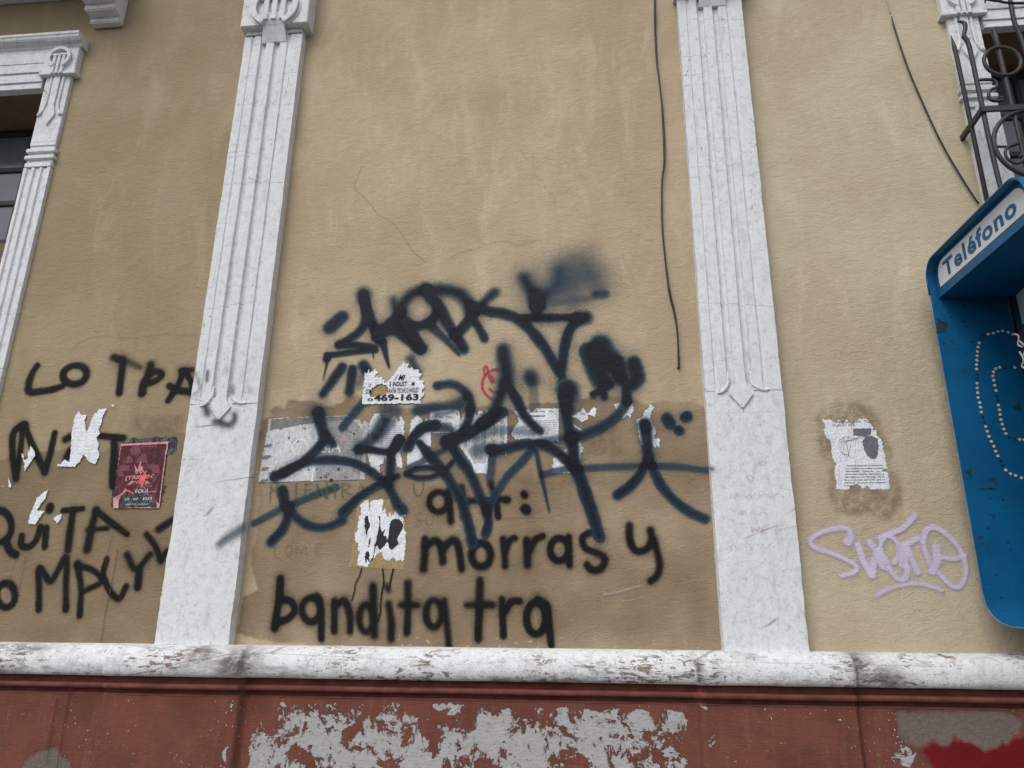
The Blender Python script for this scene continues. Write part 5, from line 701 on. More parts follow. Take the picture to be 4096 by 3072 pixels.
MB().box(-5.6, 4.4, 0.0, 0.4, ZT - 0.02, ZT + 0.75).build('wall_top', M['wall_mid'], B)

def worn_loft(name, prof, zs, x0, mat, parent, jit=0.0012, seed=5):
    """profile [(dx, y)] carried up through heights zs with hand-made wobble"""
    prof = np.array(prof); zs = np.array(zs)
    X = np.repeat(prof[:, 0][:, None] + x0, len(zs), 1); Y = np.repeat(prof[:, 1][:, None], len(zs), 1); Zz = np.repeat(zs[None, :], len(prof), 0)
    k = np.arange(len(prof))[:, None] * 3.7
    X = X + jit * vnoise(k + X, Zz, 9, seed) + jit * 0.7 * vnoise(k + X, Zz, 45, seed + 1)
    Y = Y - jit * 0.8 * vnoise(k + X, Zz, 14, seed + 2)
    o = grid_mesh(name, X, Y, Zz, mat, parent)
    me = o.data
    me.polygons.foreach_set('use_smooth', np.zeros(len(me.polygons), bool))
    return o

SHAFT = [(0, .02), (0, -.030), (.001, -.057), (.022, -.058), (.043, -.058), (.047, -.053), (.056, -.053), (.060, -.060), (.078, -.0605), (.097, -.060), (.102, -.045), (.114, -.043), (.127, -.045), (.132, -.062),
         (.153, -.063), (.175, -.062), (.180, -.045), (.192, -.043), (.203, -.045), (.208, -.060), (.228, -.0605), (.248, -.060), (.252, -.053), (.262, -.053), (.267, -.058), (.30, -.058), (.329, -.057), (.33, -.030), (.33, .02)]
PLAIN = [(0, .02), (0, -.030), (.001, -.055)] + [(.03 + .03 * i, -.056) for i in range(10)] + [(.329, -.055), (.33, -.030), (.33, .02)]

def disc_ring(cx, cz, r0, r1, a0, a1, n=40):
    o = [(cx + r1 * math.cos(math.radians(a0 + (a1 - a0) * i / n)), cz + r1 * math.sin(math.radians(a0 + (a1 - a0) * i / n))) for i in range(n + 1)]
    i_ = [(cx + r0 * math.cos(math.radians(a0 + (a1 - a0) * i / n)), cz + r0 * math.sin(math.radians(a0 + (a1 - a0) * i / n))) for i in range(n, -1, -1)]
    return o + i_

def pilaster(x0, seed, dz=0.0, dc=0.0):
    W = M['white']
    p = empty('pilaster', B, (0, 0, 0))
    worn_loft('shaft_base', PLAIN, np.arange(1.30, 2.42 + dz, .012), x0, W, p, .0022, seed)
    worn_loft('fluted_shaft', SHAFT, np.arange(2.385 + dz, 4.532 + dc, .012), x0, W, p, .0014, seed + 3)
    MB().box(x0 + .002, x0 + .328, -.060, .01, 4.528 + dc, 4.60 + dc, .003).build('neck_band', W, p)
    cx = x0 + .1535
    tip = MB().prism([(cx - .023, 2.425 + dz), (cx - .027, 2.40 + dz), (cx - .05, 2.367 + dz), (cx - .047, 2.362 + dz), (cx - .003, 2.306 + dz), (cx + .004, 2.306 + dz), (cx + .047, 2.362 + dz), (cx + .05, 2.367 + dz), (cx + .027, 2.40 + dz), (cx + .023, 2.425 + dz)], -.065, -.04)
    tip.build('arrow_tip', W, p)
    for sg, ends in ((-1, (.056, 2.376)), (1, (.272, 2.387))):
        xa = .1535 + sg * .050
        pts = [(x0 + xa, -.054, 2.47 + dz), (x0 + xa, -.055, 2.43 + dz), (x0 + xa + sg * .008, -.056, 2.405 + dz), (x0 + (xa + ends[0] + sg * .0) / 2 + sg * .006, -.057, (2.392 + ends[1]) / 2 - .004 + dz), (x0 + ends[0] + sg * .004, -.057, ends[1] + dz)]
        pts = curve(pts, 6)
        MB().tube([tuple(q) for q in pts], [.005 + .004 * math.sin(math.pi * i / (len(pts) - 1)) for i in range(len(pts))], 8).build('hook', W, p, True)
    # capital
    c = MB().box(x0 - .016, x0 + .366, -.10, .01, 4.556 + dc, ZT, .004).build('capital', W, p)
    zc = 4.672 + dc; xc = x0 + .176
    MB().prism(disc_ring(xc, zc, .104, .134, -62, 242), -.122, -.09).build('ring', W, c, False)
    MB().prism(disc_ring(xc, zc, .140, .146, -55, 235), -.106, -.09).build('ring', W, c, False)
    MB().box(xc - .096, xc + .096, -.118, -.09, zc + .045, zc + .068, .002).build('crossbar', W, c)
    for dx in (-.048, 0.0, .048):
        MB().box(xc + dx - .015, xc + dx + .015, -.117, -.09, zc - .09, zc + .046, .002).build('rib', W, c)
    q = [(-.052, -.117, 4.625), (.052, -.117, 4.625), (.058, -.106, 4.580), (-.058, -.106, 4.580), (-.070, -.0635, 4.468), (.070, -.0635, 4.468), (-.052, -.05, 4.625), (.052, -.05, 4.625), (-.070, -.045, 4.468), (.070, -.045, 4.468)]
    MB().add([(xc + a, b, d + dc) for a, b, d in q], [(0, 1, 2, 3), (3, 2, 5, 4), (0, 6, 7, 1), (4, 5, 9, 8), (0, 3, 4, 8, 6), (1, 7, 9, 5, 2)]).build('fan', W, c)
    return p

pilaster(-1.872, 31)
pilaster(0.4935, 57, 0.012, 0.04)

# ---- window surrounds
def strip(x0, wdt, dzb, parent, mirror):
    W = M['white']
    s = wdt / .155
    prof = [(0, .30), (0, -.018), (.001, -.024), (.018, -.025), (.022, -.016), (.046, -.016), (.050, -.026), (.062, -.026), (.066, -.016), (.090, -.016), (.094, -.026), (.106, -.026), (.110, -.016), (.132, -.016), (.136, -.025), (.154, -.024), (.155, -.018), (.155, .30)]
    prof = [(a * s, b) for a, b in prof]
    worn_loft('surround_strip', prof, np.arange(2.0, 3.775 + dzb, .012), x0, W, parent, .0012, 71)
    top = MB().box(x0, x0 + wdt, -.026, .30, 3.768 + dzb, 3.795 + dzb, .002)
    top.build('strip_head', W, parent)
    for z in (3.815, 3.858):
        MB().box(x0 - .008, x0 + wdt + .008, -.032, .30, z + dzb, z + .026 + dzb, .004).build('band', W, parent)
    MB().box(x0 + .004, x0 + wdt - .004, -.018, .29, 3.79 + dzb, 3.92 + dzb).build('band_core', W, parent)
    MB().box(x0 + .002, x0 + wdt - .002, -.024, .30, 3.905 + dzb, 4.44, .002).build('upper_strip', W, parent)
    cx = x0 + wdt / 2
    d = dzb * .9
    MB().prism([(cx - .020, 4.42), (cx - .018, 4.16 + d), (cx - .034, 4.11 + d), (cx - .030, 4.09 + d), (cx, 4.035 + d), (cx + .030, 4.09 + d), (cx + .034, 4.11 + d), (cx + .018, 4.16 + d), (cx + .020, 4.42)], -.036, -.02).build('arrow', W, parent)
    for sg in (-1, 1):
        pts = [(cx + sg * .036, 4.42), (cx + sg * .036, 4.22 + d), (cx + sg * .040, 4.15 + d), (cx + sg * .055, 4.115 + d), (cx + sg * .072, 4.098 + d)]
        pts = curve([(a, -.027, b) for a, b in pts], 5)
        MB().tube([tuple(q) for q in pts], [.009] * (len(pts) - 6) + [.010, .011, .011, .010, .008, .005], 8).build('hook', W, parent, True)

def window(x0, x1, strip_w, dzb, side):
    """x0..x1 is the clear opening; side=+1 when the strip in view stands at its right"""
    W = M['white']
    p = empty('window', B, (0, 0, 0))
    sx = x1 if side > 0 else x0 - strip_w
    strip(sx, strip_w, dzb, p, side < 0)
    ox = x0 - strip_w if side > 0 else x1
    strip(ox, strip_w, dzb, p, side < 0)
    bx0, bx1 = sx - .020, sx + strip_w + .022
    l0, l1 = min(ox, sx) - .02, max(ox, sx) + strip_w + .02
    MB().box(bx0, bx1, -.042, .05, 4.375, 4.56, .003).build('corner_block', W, p)
    MB().box(bx0 - .012, bx1 + .012, -.050, .05, 4.362, 4.385, .003).build('block_foot', W, p)
    cx, cz = sx + strip_w / 2, 4.475
    MB().prism(disc_ring(cx, cz, .052, .070, -65, 245), -.062, -.03).build('ring', W, p)
    MB().box(cx - .05, cx + .05, -.058, -.03, cz + .012, cz + .026, .002).build('crossbar', W, p)
    for dx in (-.027, 0, .027): MB().box(cx + dx - .009, cx + dx + .009, -.057, -.02, cz - .11, cz + .013, .002).build('rib', W, p)
    a, b = (l0 + .0, bx0 + .004) if side > 0 else (bx1 - .004, l1)
    for z0, z1, y in ((4.295, 4.335, -.022), (4.335, 4.395, -.030), (4.395, 4.455, -.038), (4.455, 4.56, -.041)):
        MB().box(a, b, y, .025, z0, z1, .002).build('fascia', W, p)
    pr = [(0.05, 4.552), (-.045, 4.552), (-.052, 4.565), (-.075, 4.572), (-.088, 4.586), (-.092, 4.600), (-.096, 4.602), (-.096, 4.618), (0.05, 4.625)]
    v = []; n = len(pr)
    for x, k in ((l0 - .02, 1.0), (l1 + .02, 1.0)): v += [(x, y, z) for y, z in pr]
    f = [tuple(range(n - 1, -1, -1)), tuple(range(n, 2 * n))] + [(i, (i + 1) % n, n + (i + 1) % n, n + i) for i in range(n)]
    MB().add(v, f).build('cornice', W, p)
    # reveal, frame, panes
    rv = M['reveal']
    MB().box(x0 - .002, x1 + .002, .026, .36, 4.2965, 4.42).build('soffit', rv, p)
    MB().box(x0 - .002, x1 + .002, -.06, .40, 1.95, 2.03).build('sill', W, p)
    MB().box(x0 - .002, x1 + .002, .30, .40, 2.03, 3.50).build('parapet_panel', rv, p)
    fr = M['frame']
    y0, y1 = .315, .345
    zb = 3.50
    for z in (zb, 3.76, 3.99, 4.245):
        MB().box(x0, x1, y0, y1, z, z + .032, .003).build('frame_rail', fr, p)
    nx = 4
    for i in range(nx + 1):
        x = x0 + (x1 - x0 - .03) * i / nx
        MB().box(x, x + .028, y0 - .004, y1, zb, 4.29, .003).build('frame_post', fr, p)
    zz = [zb + .032, 3.76, 3.792, 3.99, 4.022, 4.245]
    for i in range(nx):
        xa = x0 + (x1 - x0 - .03) * i / nx + .028; xb = x0 + (x1 - x0 - .03) * (i + 1) / nx
        for k in range(3):
            MB().box(xa, xb, .328, .333, zz[2 * k], zz[2 * k + 1]).build('pane', M['glass'], p)
    MB().box(x0, x1, .398, .41, 3.5, 4.3).build('room_dark', M['dark'], p)
    return p

M['reveal'] = mat_plain('brown_reveal', srgb(112, 90, 70), 0.9, 8, 0.15, 0.002)
M['frame'] = mat_plain('dark_window_frame', srgb(34, 33, 36), 0.6, 40, 0.2)
M['dark'] = mat_plain('unlit_room', srgb(38, 40, 44), 0.9, 10, 0.2)
g = NT('window_glass')
gl = g.finish(g.mix(g.noise(g.pos, 5, 3), srgb(70, 76, 82), srgb(98, 104, 110)), 0.12, None, spec=0.6)
M['glass'] = gl
window(-4.20, -3.043, .155, 0.0, +1)
window(1.980, 3.20, .155, 0.055, -1)

# bracket and hood slab at the top left
bk = empty('bracket', B, (0, 0, 0))
W = M['white']
for i, (y, z) in enumerate(((-.05, 4.71), (-.11, 4.745), (-.17, 4.785), (-.24, 4.83), (-.30, 4.875))):
    y1 = 0.0 if i == 0 else (-.05, -.11, -.17, -.24)[i - 1] + .012
    MB().box(-2.837 - .001 * i, -2.656 + .001 * i, y, y1, z, 5.0 - .001 * i, .006).build('bracket_step', W, bk)
MB().box(-4.5, -2.62, -.36, 0.0, 4.985, 5.06, .006).build('hood_slab', M['white'], B)
MB().box(-4.5, -2.85, -.06, 0.0, 4.945, 4.985, .004).build('hood_moulding', M['white'], B)

# ---- ledge, mouldings, plinth
def brk(x):
    o = np.zeros_like(x)
    for a, b in BREAKS:
        o = np.maximum(o, np.clip((x - a) / .018, 0, 1) * np.clip((b - x) / .018, 0, 1))
    return o
XS = np.arange(-3.2, 2.3, .008)
def run(name, prof, mat, jit, seed, depth=.036, attrs=False):
    prof = np.array(prof)
    X, K = np.meshgrid(XS, np.arange(len(prof)), indexing='ij')
    Y = prof[K, 0] * 1.0; Zz = prof[K, 1] * 1.0
    f = np.where(Y < -.012, 1.0, 0.0)
    Y = Y - brk(X) * depth * f
    Y = Y - jit * vnoise(X, Zz * 1.5, 12, seed) - jit * .5 * vnoise(X, Zz, 55, seed + 1)
    Zz = Zz + jit * .6 * vnoise(X, Y + K * .37, 7, seed + 2)
    at = None
    if attrs:
        gr = np.zeros(X.shape)
        for cx, cz, rx, rz in ((-1.47, 1.255, .10, .06), (-1.62, 1.29, .08, .03), (-2.5, 1.30, .2, .02), (-2.55, 1.22, .15, .03), (1.05, 1.22, .10, .05), (.99, 1.28, .05, .05), (.385, 1.24, .02, .05), (-.2, 1.2, .3, .02)):
            gr = np.maximum(gr, np.exp(-((X - cx) / rx) ** 2 - ((Zz - cz) / rz) ** 2))
        at = {'grime': gr}
    o = grid_mesh(name, X, Y, Zz, mat, B, at)
    return o
led = [(.02, 1.322), (0.0, 1.3215), (-.02, 1.320), (-.045, 1.317), (-.068, 1.309), (-.088, 1.296), (-.102, 1.278), (-.110, 1.258), (-.113, 1.238), (-.111, 1.219), (-.106, 1.205), (-.098, 1.1965), (-.088, 1.1935), (-.06, 1.193), (-.03, 1.193)]
run('ledge', led, M['ledge'], .0022, 81, attrs=True)
mo = [(-.03, 1.1945), (-.050, 1.1945), (-.052, 1.190), (-.054, 1.172), (-.056, 1.168), (-.074, 1.167), (-.086, 1.164), (-.090, 1.157), (-.089, 1.149), (-.082, 1.144), (-.056, 1.142), (-.051, 1.140), (-.052, 1.131), (-.058, 1.1285), (-.070, 1.126), (-.0735, 1.121)]
run('moulding', mo, M['moulding'], .0012, 91)
xs = np.arange(-3.2, 2.3, .006); zs = np.arange(.70, 1.1235, .006)
X, Z = np.meshgrid(xs, zs, indexing='ij')
dn = blur(brk(X), 1)
wx = X + .012 * vnoise(X, Z, 22, 61) + .006 * vnoise(X, Z, 70, 62); wz = Z + .012 * vnoise(X, Z, 22, 63) + .005 * vnoise(X, Z, 70, 64)
peel = np.full(X.shape, .06)
mid = np.clip((wx + 1.42) / .03, 0, 1) * np.clip((.36 - wx) / .03, 0, 1) * np.clip((1.115 - wz) / .02, 0, 1)
peel = np.maximum(peel, mid * (.61 + .10 * np.clip((1.08 - Z) / .12, 0, 1)))
peel = np.maximum(peel, .56 * np.exp(-((wx - .41) / .045) ** 2)); peel = np.maximum(peel, .60 * np.exp(-((wx - 1.08) / .09) ** 2))
peel = np.maximum(peel, .58 * np.exp(-((wx + 1.475) / .02) ** 2)); peel = np.maximum(peel, .42 * np.exp(-((wx + 2.06) / .05) ** 2) * (Z > 1.03))
cem = blur(in_poly(wx, wz, TR['cement'][0]).astype(float), 1); drd = blur(in_poly(wx, wz, TR['dred'][0]).astype(float), 1)
cem = np.maximum(cem, in_poly(wx, wz, [(-2.36, .80), (-2.33, .88), (-2.22, .905), (-2.15, .87), (-2.13, .80)]).astype(float))
Y = -.072 - .036 * dn - .0012 * vnoise(X, Z, 6, 65) - .0008 * vnoise(X, Z, 30, 66) + .004 * cem
# joint lines where the blocks meet the plinth
grid_mesh('plinth', X, Y, Z, M['plinth'], B, {'peel': peel, 'cement': cem, 'deepred': drd * (1 - cem)})
MB().box(-3.2, 2.3, -.068, .1, .0, .705).build('plinth_foot', M['moulding'], B)

# ------------------------------------------------------------------ graffiti: sprayed films that follow the plaster
LAYER = {1: (-.0034, 0.0), 2: (-.0040, 0.0), 3: (-.0050, -.0), 4: (-.0768, 0)}
STEP = .004
import itertools
SEQ = itertools.count()
def spray(name, strokes, mat, layer, parent, around=(), fat=1.0):
    segs = []
    lo = np.array([9e9, 9e9]); hi = -lo
    for pts, s, op in list(strokes) + list(around):
        c = np.array(curve(pts, 6)) if len(pts) > 2 else np.array(curve(pts, 4))
        c[:, 2] *= fat
        if len(segs) >= len(strokes): segs.append((c, s, op)); continue
        m_ = np.max(c[:, 2]) + 2.2 * s + .03
        lo = np.minimum(lo, c[:, :2].min(0) - m_); hi = np.maximum(hi, c[:, :2].max(0) + m_)
        segs.append((c, s, op))
    fine = STEP if max(np.max(c[:, 2]) for c, _, _ in segs[:len(strokes)]) > .009 else .0018
    xs = np.arange(lo[0], hi[0], fine); zs = np.arange(lo[1], hi[1], fine)
    X, Z = np.meshgrid(xs, zs, indexing='ij')
    tr = np.ones(X.shape); dn = np.zeros(X.shape)
    for si, (c, s, op) in enumerate(segs):
        best = np.full(X.shape, 9.0); rr_ = np.full(X.shape, .01)
        for i in range(len(c) - 1):
            p, q = c[i], c[i + 1]
            R_ = max(p[2], q[2]) * 2.2 + 2.5 * s + .012
            i0, i1 = np.searchsorted(xs, [min(p[0], q[0]) - R_, max(p[0], q[0]) + R_]); j0, j1 = np.searchsorted(zs, [min(p[1], q[1]) - R_, max(p[1], q[1]) + R_])
            if i1 <= i0 or j1 <= j0: continue
            x, z = X[i0:i1, j0:j1], Z[i0:i1, j0:j1]
            d = q[:2] - p[:2]; L2 = max(1e-9, d @ d)
            t = np.clip(((x - p[0]) * d[0] + (z - p[1]) * d[1]) / L2, 0, 1)
            r = p[2] + (q[2] - p[2]) * t
            dist = np.hypot(x - p[0] - t * d[0], z - p[1] - t * d[1]) - r
            cur = best[i0:i1, j0:j1]; u = dist < cur
            cur[u] = dist[u]; rr_[i0:i1, j0:j1][u] = r[u]
        # an uneven hand and a spitting nozzle: the edge wanders, and goes from crisp to foggy
        best = best + rr_ * (.13 * vnoise(X, Z, 15, 41) + .06 * vnoise(X, Z, 60, 42))
        sv = s * np.clip(1.05 + .55 * vnoise(X, Z, 6.5, 43), .45, 1.8)
        k = np.clip((sv - best) / (2 * sv), 0, 1); k = k * k * (3 - 2 * k)
        k = k * np.clip(.965 + .07 * vnoise(X, Z, 9, 44), .85, 1)
        # faint overspray outside the core of the stroke
        halo = (.20 + .12 * vnoise(X, Z, 8, 45)) * np.exp(-np.clip(best, 0, 9) / (0.8 * s + .32 * rr_)) * np.clip(s / .004, 0, 1)
        a = np.clip(np.maximum(k, halo * (best < 8)), 0, 1) * op
        if si < len(strokes): tr *= 1 - a
        dn += a * (.55 + .45 * np.clip((-best + .3 * s) / (rr_ + 1e-4), 0, 1)) * op
    al = 1 - tr
    base = LAYER[layer][0] - .000012 * next(SEQ)
    if layer == 4:
        Y = np.full(X.shape, base)
    elif layer == 3:
        Y = np.full(X.shape, (-.0655 if X.mean() < 0 else -.0605) - .00001 * next(SEQ))
    else:
        Y = np.full(X.shape, base)
        # the film never crosses onto the pilasters standing proud of the wall
        al = np.where((X > -1.873) & (X < -1.541) | (X > .4925) & (X < .8245), 0, al)
    return grid_mesh(name, X, Y, Z, mat, parent, {'cover': al, 'load': dn}, keep=al > .02)

for gi, (nm, lab, colr, lay, pieces) in enumerate(GRAFFITI):
    fat = {'navy': 1.10, 'black': 1.10}.get(colr, 1.0) if 'drip' not in nm else 1.0
    if len(pieces) == 1:
        tag(spray(nm, pieces[0][1], M[colr], lay, B, fat=fat), lab); continue
    e = empty(nm, B); tag(e, lab)
    for pn, ss in pieces:
        spray(pn, ss, M[colr], lay, e, [t for q, tt in pieces if tt is not ss for t in tt] if nm == 'graffiti_tag' and colr == 'navy' else (), fat)

# ------------------------------------------------------------------ papers
def ragged(pts, amp=.0022, seglen=.005, seed=0, straight=.14):
    """a torn outline: subdivided, with fibres pulled out; long straight cuts stay straight"""
    r = random.Random(seed); out = []
    n = len(pts)
    for i in range(n):
        a, b = np.array(pts[i]), np.array(pts[(i + 1) % n])
        L = np.hypot(*(b - a)); k = max(1, int(L / seglen)); nrm = np.array([-(b - a)[1], (b - a)[0]]) / (L + 1e-9)
        calm = L > straight
        for j in range(k):
            t = j / k
            q = a + (b - a) * (t + (0 if j == 0 else r.uniform(-.3, .3) / k))
            out.append(tuple(q + nrm * (0 if calm else r.uniform(-amp, amp) * (2.2 if r.random() < .18 else 1.0))))
    return out
OFF = {'lo0': -.0013, 'lo': -.0019, 'hi': -.0058}
def paper_sheet(name, outs, mat, lay, parent, holes=(), seed=0, th=.0005, extra=0.0, amp=.0022):
    mb = MB()
    for o in outs:
        o = ragged(o, amp, seed=seed); hs_ = [ragged(h, .0015, seed=seed + 1) for h in holes]
        b = MB().prism(o, 0, th, hs_)
        r = random.Random(seed); n = len(o) + sum(len(h) for h in hs_)
        lift = [max(0.0, r.gauss(0, (.0005 if lay == 'hi' else .0001))) for _ in range(n)]
        v = [(x, OFF[lay] + extra + y - lift[i % n], z) for i, (x, y, z) in enumerate(b.v)]
        mb.add(v, b.f)
    return mb.build(name, mat, parent)
def text(body, x, z, hgt, width, mat, parent, y, name='lettering', bold=0.0, plane='wall', slant=0.0, dz=0.0, thick=.0002):
    """lettering cut from a font; x, z is the lower left corner in metres on the wall"""
    cu = bpy.data.curves.new('t', 'FONT'); cu.body = body; cu.size = 1.0; cu.offset = bold; cu.resolution_u = 3; cu.space_character = 1.0 if plane == 'wall' else 1.12
    ob = bpy.data.objects.new('t', cu); COL.objects.link(ob)
    dg = bpy.context.evaluated_depsgraph_get()
    me = bpy.data.meshes.new_from_object(ob.evaluated_get(dg))
    bpy.data.objects.remove(ob); bpy.data.curves.remove(cu)
    co = np.empty(len(me.vertices) * 3); me.vertices.foreach_get('co', co); co = co.reshape(-1, 3)
    if len(co) == 0: return None
    w_ = co[:, 0].max() - co[:, 0].min(); x_ = (co[:, 0] - co[:, 0].min()) / w_
    sc_ = hgt / .69
    zz = co[:, 1] * sc_; xx = x_ * width + zz * slant
    if plane == 'wall': new = np.stack([x + xx, np.full(len(co), y), z + zz + dz * x_], 1)
    else: new = np.stack([np.full(len(co), y), x - xx, z + zz + dz * x_], 1)   # hood front: runs towards the street
    me.vertices.foreach_set('co', new.ravel()); me.update()
    me.name = name; me.materials.clear(); me.materials.append(mat)
    return link(bpy.data.objects.new(name, me), parent)

PM = {'white': 'paper_white', 'grey': 'paper_pale', 'pink': 'paper_pink', 'dark': 'paper_dark', 'glue': 'paper_glue'}
PO = {}
for i, (nm, lab, cat, lay, outs, kind, holes) in enumerate(PAPERS):
    o = paper_sheet(nm, outs, M[PM[kind]], lay, None, holes, seed=100 + i, amp=.0022 if kind == 'white' else .001)
    tag(o, lab, cat, 'papers pasted on the wall')
    PO[lab] = o
def P_(word): return next(o for k, o in PO.items() if word in k)
SEQ2 = itertools.count()
def blot(pts, mat, parent, y, name='print', seed=0, amp=.002, seg=.006, holes=()):
    y -= .000006 * (next(SEQ2) % 40)
    return MB().prism(ragged(pts, amp, seg, seed, 9), y, y + .0001, holes).build(name, mat, parent)
def yof(x, z, lay, k=1): return OFF[lay] - (.0003 if lay == 'lo' else .0022)
# phone number notice
o = P_('phone digits'); y = yof(-.93, 2.44, 'hi', 2)
text('469-163', -1.006, 2.400, .0285, .211, M['ink'], o, y, bold=.035)
text('0', -1.036, 2.400, .012, .026, M['ink'], o, y, bold=.02)
text('DOM', -1.047, 2.436, .0225, .024, M['ink'], o, y, bold=.01)
text('RANTIA TECNICO INDUST', -.946, 2.4365, .0215, .150, M['ink'], o, y, bold=.01)
text('. U .', -1.043, 2.4685, .019, .026, M['ink'], o, y, bold=.01)
text('E INDUST    M', -.936, 2.469, .021, .118, M['ink'], o, y, bold=.02)
text('/ MI', -.915, 2.499, .026, .045, M['ink'], o, y, slant=.3, bold=.02)
# grey POESIA poster
o = P_('POESIA'); y = yof(-1.3, 2.2, 'lo')
blot([(-1.492, 2.322), (-1.300, 2.328), (-1.125, 2.330), (-1.118, 2.312), (-1.28, 2.300), (-1.492, 2.268)], M['paper_darkgrey'], o, y, seed=3)
blot([(-1.505, 2.262), (-1.3, 2.298), (-1.27, 2.300), (-1.262, 2.030), (-1.52, 2.022)], M['paper_white'], o, y, seed=4, amp=.0015).data.materials[0] = mat_paper('bleached_print', srgb(206, 206, 207), srgb(150, 149, 147), .8, 40)
blot([(-1.258, 2.300), (-1.11, 2.316), (-1.075, 2.29), (-1.05, 2.26), (-1.045, 2.03), (-1.252, 2.028)], M['paper_grey'], o, y, seed=5)
MB().box(-1.2695, -1.263, y - .0003, y - .0001, 2.024, 2.302).build('print', M['ink_white'], o)
text('P', -1.412, 2.165, .05, .030, M['ink_white'], o, y - .0004)
MB().prism(disc_ring(-1.338, 2.185, .033, .040, 0, 359.9), y - .0005, y - .0003).build('lettering', M['ink_white'], o)
text('E', -1.281, 2.156, .062, .030, M['ink_white'], o, y - .0004)
text('SIA', -1.236, 2.157, .055, .092, M['ink_white'], o, y - .0004)
text('A', -1.362, 2.222, .018, .014, M['ink_white'], o, y - .0004)
r = random.Random(3)
for k in range(34):
    cx = r.uniform(-1.50, -1.06); cz = r.uniform(2.03, 2.28) if cx > -1.27 else r.choice((r.uniform(2.03, 2.10), r.uniform(2.2, 2.28)))
    a = r.uniform(.003, .011)
    blot([(cx + a * math.cos(t) * r.uniform(.4, 1.3), cz + a * math.sin(t) * r.uniform(.3, 1.2)) for t in [i * .9 for i in range(7)]], M['ink_grey'] if r.random() < .75 else M['ink'], o, y - .0007, seed=k, amp=.002, seg=.003)
for k in range(4):
    blot([(-1.513 + .003 * k, 2.20 - .055 * k), (-1.478, 2.204 - .055 * k), (-1.470, 2.196 - .055 * k), (-1.488, 2.187 - .055 * k), (-1.513, 2.186 - .055 * k)], M['paper_darkgrey'], o, y - .0008, seed=50 + k)
for k in range(3):
    blot([(-1.196 + .03 * k, 2.215 - .006 * k), (-1.190 + .03 * k, 2.219), (-1.186 + .03 * k, 2.210), (-1.193 + .03 * k, 2.206)], M['ink_coral'], o, y - .0008, seed=60 + k)
# rows of small print
def lines(o, x0, x1, ztop, n, pitch, h, y, mat, words=None, seed=0):
    r = random.Random(seed)
    for k in range(n):
        t = words[k] if words else ' '.join(''.join(r.choice('aeiousrntlmdc') for _ in range(r.randint(2, 8))) for _ in range(6))
        text(t, x0 + (r.uniform(0, .01) if not words else 0), ztop - k * pitch, h, (x1 - x0), mat, o, y, bold=.015)
o = P_('small print'); y = yof(-.93, 2.23, 'lo')
lines(o, -.965, -.872, 2.276, 11, .0098, .0052, y, M['ink_grey'], seed=5)
o = P_('IGUE'); y = yof(-.68, 2.3, 'lo')
text('IGUE HAS VISTO', -.736, 2.312, .0085, .104, M['ink_grey'], o, y, bold=.02); text('?', -.662, 2.299, .009, .005, M['ink_grey'], o, y, bold=.02)
text('A ES', -.79, 2.296, .007, .024, M['ink_grey'], o, y)
blot([(-.735, 2.290), (-.640, 2.290), (-.625, 2.25), (-.68, 2.245), (-.735, 2.247)], M['paper_grey'], o, y, seed=8)
o = P_('ruined photo'); y = yof(-.5, 2.25, 'lo')
text('¿QUE HAS VISTO', -.515, 2.323, .009, .105, M['ink'], o, y, bold=.02)
blot([(-.60, 2.30), (-.49, 2.295), (-.395, 2.30), (-.392, 2.22), (-.40, 2.17), (-.47, 2.18), (-.475, 2.10), (-.53, 2.10), (-.56, 2.16), (-.595, 2.20)], M['paper_pale'], o, y, seed=9)
for k in range(9):
    cx = -.59 + .021 * k; blot([(cx, 2.295), (cx + .006, 2.295), (cx + .004, 2.20 - .02 * (k % 3)), (cx + .001, 2.20 - .03 * (k % 2))], M['paper_darkgrey' if k % 2 else 'paper_white'], o, y - .0003, seed=90 + k)
o = P_('BOMBING'); y = yof(-.24, 2.28, 'lo')
text('I.   CIDA HA   IO', -.31, 2.330, .0085, .134, M['ink'], o, y, bold=.02); text('BOMBING?', -.281, 2.309, .0085, .070, M['ink'], o, y, bold=.03)
lines(o, -.275, -.168, 2.289, 7, .0096, .0052, y, M['ink_grey'], seed=15)
o = P_('few printed letters'); text('HO', -.052, 2.316, .008, .022, M['ink'], o, yof(-.04, 2.31, 'lo'), bold=.02)
# shredded black and white poster
o = P_('ink blots'); y = yof(-.97, 1.95, 'lo')
for k, q in enumerate(TR['blots']): blot(q, M['ink'], o, y, 'ink_blot', k, .0012, .004)
text('A', -.984, 2.028, .0125, .011, M['ink'], o, y, bold=.01); text('C', -.976, 1.998, .0125, .010, M['ink'], o, y, bold=.01); text('c', -1.03, 1.996, .009, .007, M['ink'], o, y)
# pink party poster
o = P_('party'); y = yof(-2.08, 2.08, 'hi')
blot(TR['maroon'][0], M['paper_maroon'], o, y, seed=1, amp=.001)
blot(TR['pdark'][0], M['paper_dark'], o, y - .0001, seed=2, amp=.002)
for k, q in enumerate(TR['mauve']): blot(q, M['ink_mauve'], o, y - .0002, seed=k, amp=.002, seg=.005)
for k, q in enumerate(TR['rose']): blot(q, M['ink_rose'], o, y - .0004, seed=k, amp=.001, seg=.005)
yy = y - .0006
text('VVV', -2.119, 2.066, .016, .062, M['ink_rose'], o, yy, bold=.02)
text("[TRIPPIN'", -2.157, 2.040, .017, .136, M['ink_rose'], o, yy, bold=.02, dz=.008)
text('YOU]', -2.125, 2.021, .014, .072, M['ink_rose'], o, yy, bold=.02)
text('VOL.1', -2.103, 1.976, .016, .062, M['ink_white'], o, yy, dz=.006)
text('QUIMISSA', -2.040, 1.980, .007, .044, M['ink_rose'], o, yy, bold=.02)
